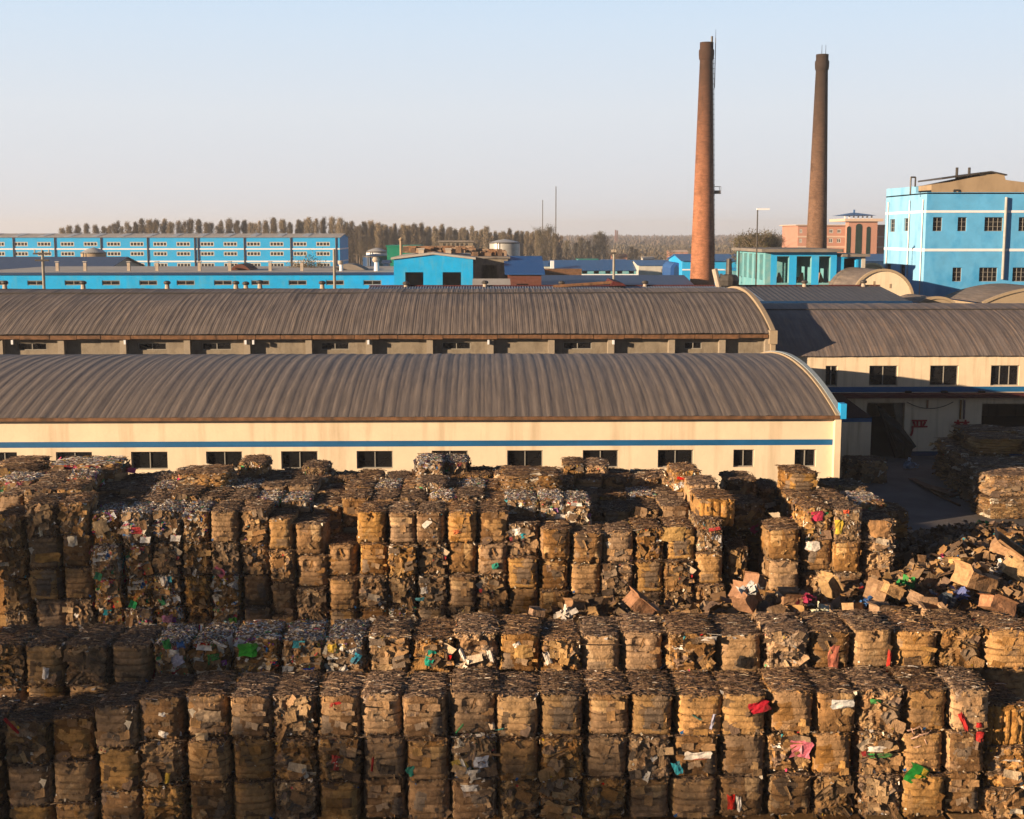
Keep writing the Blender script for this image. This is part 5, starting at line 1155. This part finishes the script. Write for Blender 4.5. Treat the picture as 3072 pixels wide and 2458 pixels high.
# boiler house
Yh = 150; xa, xb_, xc_ = X(2294, Yh), X(2508, Yh), X(2594, Yh); zt_ = Z(757, Yh); t = thing('boiler_house', 'sky-blue boiler house with tall dark openings and flat grey roof below the right chimney', 'building', (xa, Yh, 0)); dpt = 17
def opn(L_, x0, a, b): return [(X(p, Yh)-x0, X(q, Yh)-x0, Z(b, Yh), Z(a, Yh)) for p, q in L_]
w = MB(); wall(w, (xa, Yh, 0), (1, 0, 0), (0, -1, 0), xb_-xa, 0, zt_, opn([(2329, 2366), (2388, 2433), (2455, 2490)], xa, 770, 850), .7)
so_ = [(1.2+3.1*k, 3.0+3.1*k, Z(842, Yh), Z(765, Yh)) for k in range(5)]
wall(w, (xa, Yh, 0), (0, 1, 0), (-1, 0, 0), dpt, 0, zt_, so_, .5); w.quad((xa, Yh+dpt, 0), (xb_, Yh+dpt, 0), (xb_, Yh+dpt, zt_), (xa, Yh+dpt, zt_)); w.quad((xb_, Yh, 0), (xb_, Yh+dpt, 0), (xb_, Yh+dpt, zt_), (xb_, Yh, zt_)); w.build('wall', M['cyan_pale'], t)
w = MB(); w.box(X(2311, Yh), xb_-.01, Yh-.02, Yh-.004, Z(769, Yh), zt_-.01)
for a, b in ((2311, 2329), (2366, 2388), (2433, 2455), (2490, 2508)): w.box(X(a, Yh), X(b, Yh), Yh-.02, Yh-.004, 0, Z(769, Yh)-.002)
w.build('blue_facing', M['cyan'], t)
zt2 = Z(771, Yh); w = MB(); wall(w, (xb_, Yh+.3, 0), (1, 0, 0), (0, -1, 0), xc_-xb_, 0, zt2, opn([(2532, 2568)], xb_, 776, 850), .6); w.quad((xc_, Yh+.3, 0), (xc_, Yh+10, 0), (xc_, Yh+10, zt2), (xc_, Yh+.3, zt2)); w.quad((xb_, Yh+10, 0), (xc_, Yh+10, 0), (xc_, Yh+10, zt2), (xb_, Yh+10, zt2)); w.build('side_bay', M['cyan'], t)
w = MB(); w.box(X(2584, Yh), xc_+.02, Yh+.1, Yh+.28, 0, zt2); w.build('white_corner_strip', M['whitewall'], t)
g = MB(); g.box(xa-.6, xb_+.5, Yh-.9, Yh+dpt+.5, zt_+.003, zt_+.35); g.build('roof', M['roofslab'], t); g = MB(); g.box(xb_+.52, xc_+.4, Yh-.5, Yh+10.4, zt2+.003, zt2+.3); g.build('side_bay_roof', M['roofslab'], t)
g = MB(); rr = random.Random(8)
for p_, q_, a in ((2334, 2362, 840), (2393, 2430, 838), (2459, 2486, 840)):
    x0, x1 = X(p_, Yh), X(q_, Yh)
    g.box(x0, x1, Yh+3, Yh+3.3, 0, Z(835, Yh), (.10, .075, .06))
    g.tube(((x0+x1)/2, Yh+1.6, Z(850, Yh)), ((x0+x1)/2+rr.uniform(-.2, .2), Yh+1.6, Z(820, Yh)), .45, .12, 7, colr=(.28, .2, .15))
g.build('machinery', M['paper'], t)
g = MB()
for k in range(12): g.box(xa-.5, xa-.42, Yh+13.0, Yh+13.5, 3+k*.7, 3.08+k*.7)
for s in (13.0, 13.5): g.tube((xa-.46, Yh+s, 0), (xa-.46, Yh+s, zt_+.9), .06, n=4)
g.build('ladder', M['steel_d'], t)
# cream arch end building and small arches
def arch_bldg(name, label, pxc, half_px, papex, pfoot, Y, depth, front='cream', rim='parapet', roofm='roof_mid', slits=()):
    xc = X(pxc, Y); hw = X(pxc+half_px, Y)-xc; zf, za = Z(pfoot, Y), Z(papex, Y); rise = za-zf; Rr = (hw*hw+rise*rise)/(2*rise); zc = za-Rr; a0 = math.asin(min(1, hw/Rr)); t = thing(name, label, 'building', (xc, Y, 0)); n = 24
    A = lambda R_, k: (xc+R_*math.sin(-a0+2*a0*k/n), zc+R_*math.cos(-a0+2*a0*k/n))
    g = MB(); g.poly([(xc-hw, Y, 0)]+[(A(Rr, k)[0], Y, A(Rr, k)[1]) for k in range(n+1)]+[(xc+hw, Y, 0)]); g.quad((xc+hw, Y, 0), (xc+hw, Y+depth, 0), (xc+hw, Y+depth, zf), (xc+hw, Y, zf)); g.quad((xc-hw, Y, 0), (xc-hw, Y+depth, 0), (xc-hw, Y+depth, zf), (xc-hw, Y, zf)); g.build('wall', M[front], t)
    g = MB(); g2 = MB()
    for k in range(n):
        (xa_, za_), (xb__, zb__) = A(Rr+.02, k), A(Rr+.02, k+1); (xc1, zc1_), (xd, zd) = A(Rr+.27, k+1), A(Rr+.27, k)
        g.prism([(xa_, Y-.15, za_), (xb__, Y-.15, zb__), (xc1, Y-.15, zc1_), (xd, Y-.15, zd)], (0, .5, 0)); (u0, v0), (u1, v1) = A(Rr+.15, k), A(Rr+.15, k+1); g2.quad((u0, Y+.3, v0), (u1, Y+.3, v1), (u1, Y+depth, v1), (u0, Y+depth, v0))
    g.build('arch_rim', M[rim], t); g2.build('roof', M[roofm], t)
    for p_, a, b in slits:
        s = MB(); s.box(X(p_-2.5, Y), X(p_+2.5, Y), Y-.04, Y-.004, Z(b, Y), Z(a, Y)); s.build('slit_window', M['beige'], t)
arch_bldg('arched_hall', 'cream arched gable hall in front of the tall blue block', 2650, 86, 815, 893, 139, 12, slits=((2622, 845, 856), (2671, 853, 866)))
arch_bldg('arched_hall', 'low brown barrel roof behind the cream arched gable', 2615, 40, 796, 826, 160, 30, front='beige')
arch_bldg('arched_hall', 'tiny arch top peeping over the ridge before the tall blue block', 2815, 48, 899, 915, 128, 8, front='parapet')
arch_bldg('arched_hall', 'wide dark barrel roof at the right photo edge', 3140, 185, 870, 915, 132, 12, front='parapet', roofm='roof_mid')
# tall blue block
Yt = 150; xc0 = X(2770, Yt); dT = (2770-1450)/(2648-1450)*Yt-Yt; zT = Z(577, Yt, 2770); xE = xc0+34
t = thing('tall_block', 'tall sky-blue factory block with two white bands and brown rooftop storey at right', 'factory', (xc0, Yt, 0))
fw_ = [(2791, 2819, 652, 694), (2865, 2892, 652, 694), (2945, 3000, 652, 694), (3047, 3102, 652, 694), (2856, 2884, 803, 845), (2936, 2991, 803, 845), (3036, 3092, 803, 845), (2854, 2880, 901, 940), (2932, 2960, 901, 940)]
oo = [(X(a, Yt)-xc0, X(b, Yt)-xc0, Z(d, Yt, 2900), Z(c, Yt, 2900)) for a, b, c, d in fw_]
w = MB(); wall(w, (xc0, Yt, 0), (1, 0, 0), (0, -1, 0), xE-xc0, 0, zT, oo, .35)
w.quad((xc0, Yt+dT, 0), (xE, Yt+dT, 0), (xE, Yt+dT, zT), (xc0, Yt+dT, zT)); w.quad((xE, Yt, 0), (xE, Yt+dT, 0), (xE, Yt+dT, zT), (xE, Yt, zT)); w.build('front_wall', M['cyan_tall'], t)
def yside(px): return (X(2770, Yt)*0+Yt*(2770-1450)/(px-1450))
sw = [(2662, 2677, 658, 696), (2704, 2719, 655, 694), (2656, 2670, 792, 832), (2698, 2713, 794, 835)]; so2 = []
for a, b, c, d in sw:
    ya, yb = yside(b)-Yt, yside(a)-Yt; ym = Yt+(ya+yb)/2; so2.append((ya, yb, at(a, d, ym).z, at(a, c, ym).z))
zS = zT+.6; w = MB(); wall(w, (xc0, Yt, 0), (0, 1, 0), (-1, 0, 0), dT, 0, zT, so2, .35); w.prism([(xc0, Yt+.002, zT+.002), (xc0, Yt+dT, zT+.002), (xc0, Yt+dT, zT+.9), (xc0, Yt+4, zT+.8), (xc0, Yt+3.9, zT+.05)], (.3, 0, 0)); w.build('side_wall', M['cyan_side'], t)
for q in oo:
    window(t, xc0+(q[0]+q[1])/2, Yt, q[2], q[1]-q[0]-.01, q[3]-q[2]-.01, 'frame', 3 if q[1]-q[0] > 1.6 else 1, .05, .22, nh=2)
for q in so2: window(t, xc0, Yt+(q[0]+q[1])/2, q[2], q[1]-q[0]-.01, q[3]-q[2]-.01, 'frame', 1, .05, .22, rz=-math.pi/2, nh=2)
for a, b in ((631.5, 638.5), (746.5, 754.5)):
    zb0, zb1 = at(2780, b, Yt).z, at(2780, a, Yt).z; g = MB(); g.box(xc0-.05, xE, Yt-.05, Yt-.003, zb0, zb1); g.build('white_band', M['white'], t); g = MB(); g.box(xc0-.05, xc0-.003, Yt, Yt+dT, zb0, zb1); g.build('white_band', M['white'], t)
g = MB(); p = at(3017, 592, Yt); g.tube((p.x, Yt-.25, Z(838, Yt, 3000)), (p.x, Yt-.25, p.z), .17, n=8); g.build('drain_pipe', M['steel'], t)
for a in (2658, 2722, 2762):
    y_ = yside(a); g = MB(); g.tube((xc0-.12, y_, 3), (xc0-.12, y_, zT-.8), .07, n=5); g.build('drain_pipe', M['steel'], t)
g = MB(); g.box(xc0, xE, Yt, Yt+dT, zT-.2, zT-.05); g.build('flat_roof', M['roofslab'], t)
pg = lambda x, y: at(x, y, Yt+5); g = MB(); base = zT-.04
pts = [pg(2795, 555), pg(2838, 549), pg(2939, 528), pg(2943, 520), pg(3012, 522), pg(3017, 540), pg(3110, 552), pg(3200, 566)]
g.prism([(pts[0].x, Yt+5, base)]+[tuple(p) for p in pts]+[(pts[-1].x, Yt+5, base)], (0, 8, 0)); g.build('rooftop_storey', M['beige'], t)
g = MB(); a, b = at(2826, 539, Yt+4.6), at(2944, 522, Yt+4.6); g.prism([tuple(a), tuple(b), (b.x, b.y, b.z+.2), (a.x, a.y, a.z+.2)], (0, 8.6, 0)); a, b = at(2940, 521, Yt+4.6), at(3022, 527, Yt+4.6); m_ = at(2975, 517, Yt+4.6)
g.prism([tuple(a), tuple(m_), tuple(b), (b.x, b.y, b.z+.15), (m_.x, m_.y, m_.z+.15), (a.x, a.y, a.z+.15)], (0, 8.6, 0)); g.build('rooftop_sheet', M['steel_d'], t)
for a in (2870, 2907):
    p = at(a, 531, Yt+7); g = MB(); g.tube((p.x, p.y, p.z-.6), (p.x, p.y, p.z+1.1), .16, n=6); g.build('rooftop_pipe', M['steel_d'], t)
g = MB(); y_ = Yt+1.5; p = at(2731, 575, y_); q = at(2745, 575, y_); zz = at(2731, 532, y_).z
g.tube((p.x, y_, p.z-.3), (p.x, y_, zz), .1, n=5); g.tube((p.x, y_, zz), (q.x, y_, zz), .1, n=5); g.tube((q.x, y_, zz), (q.x, y_, zz-1.1), .1, n=5); g.build('bent_vent_pipe', M['steel_d'], t)
# pink building
Yp = 420; wn = []
for a in (2487, 2508, 2615, 2629): 
    wn += [(a-6 if a > 2500 else a-4, a+6, 688, 700), (a-6 if a > 2500 else a-4, a+6, 717, 729)]
wn = [(2394, 2402, 688, 700), (2394, 2402, 717, 729), (2482, 2494, 688, 700), (2506, 2518, 688, 700), (2482, 2494, 716, 729), (2506, 2518, 716, 729), (2618, 2630, 687, 700), (2618, 2630, 716, 729)]
t, x0, x1, z1 = block('office_building', 'salmon-pink office building with arched green windows and blue pavilion roof', 'building', 2389, 2700, Yp, 677, 22, 'pink', wn, roofm='pinktrim', eave=.8, winp=dict(fm='frame_w', nm=1, fw=.2, d=.08))
for a, b in ((708, 713), (739, 744)):
    g = MB(); g.box(x0, x1, Yp-.15, Yp-.003, Z(b, Yp), Z(a, Yp)); g.build('pale_band', M['pinktrim'], t)
c0, c1, zc_ = X(2530, Yp), X(2615, Yp), Z(665, Yp); g = MB(); g.box(c0, c1, Yp-4, Yp-.16, 0, zc_); g.build('central_bay', M['pink'], t); g = MB(); g.box(c0-1.5, c1+1.5, Yp-5, Yp+14, zc_+.003, zc_+.9); g.build('cornice', M['pinktrim'], t)
for a, hw_, tp_ in ((2541, 6, 679), (2571, 9.5, 671), (2600, 6, 680)):
    xa_, xb2 = X(a-hw_, Yp-4), X(a+hw_, Yp-4); r_ = (xb2-xa_)/2; zz = Z(tp_, Yp-4)-r_; pts = [(xa_, Yp-4.1, 0)]+[((xa_+xb2)/2-r_*math.cos(math.pi*k/10), Yp-4.1, zz+r_*math.sin(math.pi*k/10)) for k in range(11)]+[(xb2, Yp-4.1, 0)]
    g = MB(); g.prism(pts, (0, .08, 0)); g.build('arched_window', mat('dark_green_glass', (.01, .035, .028), rough=.25), t)
zz = zc_+.9; e0, e1 = X(2514, Yp), X(2612, Yp); xm_ = (e0+e1)/2; zr = Z(638, Yp)
for k in range(7): g = MB(); x = e0+1+(e1-e0-2)*k/6; g.box(x-.2, x+.2, Yp-2, Yp-1.6, zz, zz+1.0); g.build('pavilion_post', M['white'], t)
g = MB(); b4 = [(e0, Yp-4, zz+1.0), (e1, Yp-4, zz+1.0), (e1, Yp+10, zz+1.0), (e0, Yp+10, zz+1.0)]; r2 = [(xm_-1, Yp+3, zr), (xm_+1, Yp+3, zr)]
g.quad(b4[0], b4[1], r2[1], r2[0]); g.tri(b4[1], b4[2], r2[1]); g.quad(b4[2], b4[3], r2[0], r2[1]); g.tri(b4[3], b4[0], r2[0]); g.tube((xm_, Yp+3, zr), (xm_, Yp+3, zr+1), .3, n=6); g.build('pavilion_roof', M['blueroof'], t)
# far little houses
for a, b, Y, pt, m, rm, rd, lb in ((2008, 2062, 700, 757, 'pink', 'pinktrim', 751, 'far orange house among bare trees left of the left chimney'), (1838, 1880, 640, 772, 'pink', 'brickwall', 763, 'far red-roofed house beyond the blue shed row'), (1930, 1962, 620, 778, 'whitewall', 'whitewall', 771, 'far pale shed beyond the white store'), (1812, 1880, 420, 784, 'cyan_pale', 'blueroof', 780, 'blue roof edge above the blue shed row'), (1736, 1792, 470, 780, 'cyan_pale', 'green', 777, 'low teal roof behind the blue shed row'), (1600, 1640, 900, 748, 'whitewall', 'whitewall', 744, 'distant white shed right of the poplars')):
    block('far_house', lb, 'house', a, b, Y, pt, 12, m, roofm=rm, ridge=rd, eave=.4)
# poles
def pole(px, ytop, ybase, Y, label, r=.15, arms=(), m='pole', lamp=False, name='utility_pole'):
    p = at(px, ytop, Y); t = thing(name, label, 'pole', (p.x, Y, 0)); g = MB(); g.tube((p.x, Y, 0), (p.x, Y, p.z), r*1.3, r, 8); g.build('post', M[m], t)
    for z_, w_ in arms: g = MB(); g.box(p.x-w_, p.x+w_, Y-.28, Y-.18, p.z-z_-.1, p.z-z_+.1); g.build('crossarm', M['steel_d'], t)
    if arms:
        for s in (-.8, 0, .8): g = MB(); g.tube((p.x+s*arms[0][1], Y-.23, p.z-arms[0][0]+.1), (p.x+s*arms[0][1], Y-.23, p.z-arms[0][0]+.45), .09, n=6); g.build('insulator', M['ventpaint'], t)
    if lamp: g = MB(); g.box(p.x-.1, p.x+1.3, Y-.15, Y+.15, p.z-.05, p.z+.12); g.build('lamp_head', M['white'], t)
pole(127, 752, 865, 150, 'concrete utility pole with crossarms standing at the left before the blue workshop', .16, ((.35, 1.0), (1.1, .8)))
pole(1002, 748, 865, 150, 'plain concrete pole before the end windows of the blue workshop', .15)
pole(1842, 755, 858, 170, 'concrete pole standing over the dull blue roof in the middle', .15, ((.2, .3),))
pole(2273, 629, 730, 143, 'tall thin lamp pole before the boiler house', .07, m='steel_d', lamp=True, name='lamp_pole')
pole(1628, 600, 790, 620, 'thin faint mast at the poplar row end, left one', .18, m='steel_d', name='radio_mast')
pole(1668, 560, 790, 600, 'taller thin mast right of the poplar row end', .2, m='steel_d', name='radio_mast')
pole(1847, 690, 790, 1900, 'tiny distant red mast on the horizon', 1.0, m='brickwall', name='radio_mast'); pole(1852, 692, 790, 1900, 'tiny distant twin mast on the horizon, right one', 1.0, m='brickwall', name='radio_mast')

# ================================================================ TREES
def tree_meshes(seed, h, cw, base=.25, leaves=1500, brown=.5, narrow=True):
    r = random.Random(seed); tr = MB(); cr = MB(); p = Vector((0, 0, 0)); lean = Vector((r.gauss(0, .01), r.gauss(0, .01), 1)); n = 8; pts = [p]
    for k in range(n): p = p + Vector((r.gauss(0, .02)*h/n, r.gauss(0, .02)*h/n, h*.94/n)); pts.append(p)
    for k in range(n): tr.tube(pts[k], pts[k+1], .018*h*(1-k/n*.85), .018*h*(1-(k+1)/n*.85), 6, caps=False)
    tips = []
    for k in range(95 if narrow else 34):
        f = base + (1-base)*r.random()**(.6 if narrow else .8)*.97; q = pts[min(n-1, int(f*n))].lerp(pts[min(n, int(f*n)+1)], f*n-int(f*n)); a = r.uniform(0, 6.28)
        tf = (f-base)/(1-base); env = cw*(min(1, .35+tf*1.6)*(1-max(0, tf-.72)**2*9) if narrow else math.sin(math.pi*min(1, max(.06, tf*.94+.06)))**.7)*r.uniform(.45, 1.1); env = max(env, .12); up = env*(1.2 if narrow else .7)
        e = q + Vector((math.cos(a)*env, math.sin(a)*env, up*r.uniform(.7, 1.3))); m_ = q.lerp(e, .5)+Vector((0, 0, -env*.12)); tr.tube(q, m_, .0035*h, .0025*h, 4, caps=False); tr.tube(m_, e, .0025*h, .0008*h, 3, caps=False); tips += [(q, m_, e)]
        for _ in range(5):
            b0 = m_.lerp(e, r.random()); b1 = b0+Vector((r.gauss(0, .3)*env, r.gauss(0, .3)*env, abs(r.gauss(.3, .3))*env+.3)); tr.tube(b0, b1, .0012*h, .0005*h, 3, caps=False)
    pal = [(.10,.085,.025), (.075,.075,.022), (.14,.11,.035), (.06,.065,.02)] if brown < .5 else [(.22,.175,.12), (.20,.165,.10), (.26,.21,.14), (.17,.15,.085)]
    cl = {}
    for k in range(leaves):
        ti = r.randrange(len(tips)); q, m_, e = tips[ti]; dens = cl.setdefault(ti, r.random())
        if r.random() > .5+dens*.6: continue
        c = m_.lerp(e, r.random()**.7) if r.random() < .8 else q.lerp(m_, r.random()); c = c + Vector((r.gauss(0, .11*cw+.12), r.gauss(0, .11*cw+.12), r.gauss(0, .2*cw+.12))); s = h*(r.uniform(.004, .009) if narrow else r.uniform(.006, .013))
        u = Vector((r.gauss(0, 1), r.gauss(0, 1), r.gauss(0, 1))).normalized()*s; v = u.orthogonal().normalized()*s*.7; cr.quad(c-u, c-v, c+u, c+v, jit(r, pal[(ti+k % 2) % len(pal)], .3))
    return tr.mesh('tree_trunk', M['bark']), cr.mesh('tree_crown', M['leaf'])
POP = [tree_meshes(40+k, 23, 1.45+.2*(k % 3), .15, 7000 if k % 2 else 4200, .6) for k in range(7)]
GRN = [tree_meshes(60+k, 20, 3.0, .08, 3600, .3) for k in range(3)]
BSH = [tree_meshes(70+k, 9, 3.2, .05, 3000, .3 if k else .6, narrow=False) for k in range(3)]
BAR = [tree_meshes(80+k, 14, 3.6, .15, 700, .7, narrow=False) for k in range(3)]
def tree(px, Y, ytop, meshes, label, group, r, hnom, cat='tree', name='poplar_tree', wide=1.0):
    p = at(px, ytop, Y); hgt_ = p.z; tm, cm = meshes[r.randrange(len(meshes))]; o = thing(name, label, cat, (p.x, Y, 0), group); s = hgt_/hnom; rz = r.uniform(0, 6.28)
    for nm_, me in (('trunk', tm), ('crown', cm)):
        c = bpy.data.objects.new(nm_, me); col.objects.link(c); c.parent = o; c.scale = (s*wide, s*wide, s); c.rotation_euler = (0, 0, rz)
tr_ = random.Random(12)
env = [(190, 674), (215, 668), (270, 664), (380, 655), (520, 652), (700, 656), (860, 648), (930, 646), (1000, 650), (1100, 660), (1250, 662), (1400, 672), (1480, 680), (1560, 684), (1630, 680), (1665, 692)]
def ev(x):
    for (a, b), (c, d) in zip(env[:-1], env[1:]):
        if a <= x <= c: return b+(d-b)*(x-a)/(c-a)
    return env[0][1] if x < env[0][0] else env[-1][1]
x = 186; kt = 0
while x < 1665:
    kt += 1; tree(x, 560+tr_.uniform(-12, 12), ev(x)+tr_.uniform(-5, 12), POP, 'slender half-bare poplar, %s from the left in the near line' % nth(kt), 'poplars in the near line', tr_, 23); x += tr_.uniform(16, 28)
x = 205; kt = 0
while x < 1665:
    kt += 1; tree(x, 600+tr_.uniform(-15, 15), ev(x)+tr_.uniform(6, 20), POP, 'slender half-bare poplar, %s from the left in the middle line' % nth(kt), 'poplars in the middle line', tr_, 23); x += tr_.uniform(10, 17) if x > 980 else tr_.uniform(20, 32)
x = 1030; kt = 0
while x < 1660:
    kt += 1; tree(x, 640+tr_.uniform(-20, 20), ev(x)+tr_.uniform(14, 30), POP, 'slender half-bare poplar, %s from the left in the rearmost line' % nth(kt), 'poplars in the rearmost line', tr_, 23); x += tr_.uniform(10, 17)
for a, b, c, lb in ((1618, 540, 684, 'broad green poplar, left of the pair closing the row'), (1648, 530, 678, 'broadest dense green poplar closing the row at its right end'), (1088, 540, 720, 'yellow-green small tree right of the three-storey block')):
    tree(a, b, c, GRN, lb, 'green trees by the row', tr_, 20, wide=1.0)
for k, (a, c) in enumerate(((1700, 722), (1728, 726), (1745, 712), (1765, 722), (1785, 702), (1800, 696), (1815, 706), (1895, 740), (1908, 748))):
    tree(a, 590+k*3, c, GRN, 'green tree in the clump right of the poplar row, %s from left' % ORD[k] if k < 7 else 'round green tree over the blue shed row, %s one' % ('taller' if k == 7 else 'shorter'), 'green trees by the row', tr_, 20, name='broadleaf_tree', wide=1.1)
for k, (a, c, Y) in enumerate(((2225, 712, 300), (2245, 704, 300), (2262, 696, 290), (2285, 706, 290), (2312, 696, 295), (2325, 708, 300))):
    tree(a, Y, c, GRN, 'green tree rising behind the boiler house, %s from left' % ORD[k], 'green trees behind the boiler house', tr_, 20, name='broadleaf_tree', wide=1.35)
for k, xx in enumerate(sorted([1685+tr_.random()*560 for k in range(34)]+[1640+tr_.random()*120 for k in range(10)])):
    tree(xx, tr_.uniform(480, 900), tr_.uniform(742, 762), BAR, 'small bare brown tree beyond the blue sheds, %s from the left' % nth(k+1), 'bare scrub trees', tr_, 14, name='bare_tree')
for k, (a, Y, c) in enumerate(((905, 215, 784), (925, 217, 780), (945, 215, 785))):
    tree(a, Y, c, BSH, 'leafy green treetop rising behind the low workshop roof, %s one' % ['left', 'middle', 'right'][k], 'leafy treetops behind the workshop', tr_, 9, name='bush')
for k in range(9):                               # tall trees left of the photographer, out of the picture, that shade the near stacks
    tm, cm = GRN[k % 3]; y_ = -14+k*4.6; o = thing('poplar_tree', 'leafy tree left of the photographer shading the nearest stacks, %s from the front' % ORD[k], 'tree', (-64+tr_.uniform(-2, 2), y_, 0), 'shade trees beside the photographer'); s = tr_.uniform(15.5, 18)/20
    for nm_, me in (('trunk', tm), ('crown', cm)):
        c = bpy.data.objects.new(nm_, me); col.objects.link(c); c.parent = o; c.scale = (s*1.25, s*1.25, s); c.rotation_euler = (0, 0, k)
# far woods as one mass
fw = MB(); rf = random.Random(33)
def fartree(x, y, h, w, c):
    n = 5; i = len(fw.v); top = Vector((x, y, h))
    for k in range(9):
        a = rf.uniform(0, 6.28); rr_ = w*rf.uniform(.2, 1); zz = h*rf.uniform(.12, .92); s = w*rf.uniform(.25, .5)
        q = Vector((x+math.cos(a)*rr_*.6, y+math.sin(a)*rr_*.6, zz)); u = Vector((rf.gauss(0, 1), rf.gauss(0, 1), rf.gauss(0, .5))).normalized()*s; v = Vector((0, 0, 1))*s*rf.uniform(1.2, 2.2)
        fw.quad(q-u, q-v, q+u, q+v, jit(rf, c, .3))
for Y, x0, x1, h, n, c in ((3400, -250, 3300, 13.0, 900, (.105,.075,.07)), (2800, -250, 3300, 12, 1000, (.11,.08,.07)), (2200, 1600, 3300, 10.5, 800, (.115,.085,.065)), (1700, 1600, 2700, 7.5, 700, (.13,.10,.075)), (1300, 1650, 2500, 5, 520, (.13,.11,.07)), (1050, 1650, 2450, 4, 420, (.14,.115,.075)), (850, 1650, 2400, 3.6, 300, (.13,.105,.07))):
    for _ in range(n):
        px = rf.uniform(x0, x1); y = Y*(1+rf.uniform(-.07, .07)); fartree(X(px, y), y, h*rf.uniform(.8, 1.08), h*.42, c)
for Y, x0, x1, h, n in ((680, 1020, 1680, 15, 620), (720, 1020, 1680, 16, 500)):
    for _ in range(n):
        px = rf.uniform(x0, x1); y = Y*(1+rf.uniform(-.04, .04)); fartree(X(px, y), y, h*rf.uniform(.7, 1.1), 2.2, (.14, .105, .07))
tag(fw.build('distant_woods', M['leaf']), 'low brown band of bare woods along the horizon', 'woods', kind='stuff')

# ================================================================ AIR
hz = MB(); hz.box(-5000, 5000, -90, 5200, -1.0, 62.0)
hm = bpy.data.materials.new('haze_air'); hm.use_nodes = True; N = hm.node_tree.nodes; N.remove(N['Principled BSDF']); pv = N.new('ShaderNodeVolumePrincipled')
pv.inputs['Color'].default_value = (.86, .88, .95, 1); pv.inputs['Density'].default_value = .00022; pv.inputs['Anisotropy'].default_value = .2
hm.node_tree.links.new(pv.outputs[0], N['Material Output'].inputs['Volume'])
tag(hz.build('haze', hm), 'thin evening haze over the factory land', 'haze', kind='stuff')
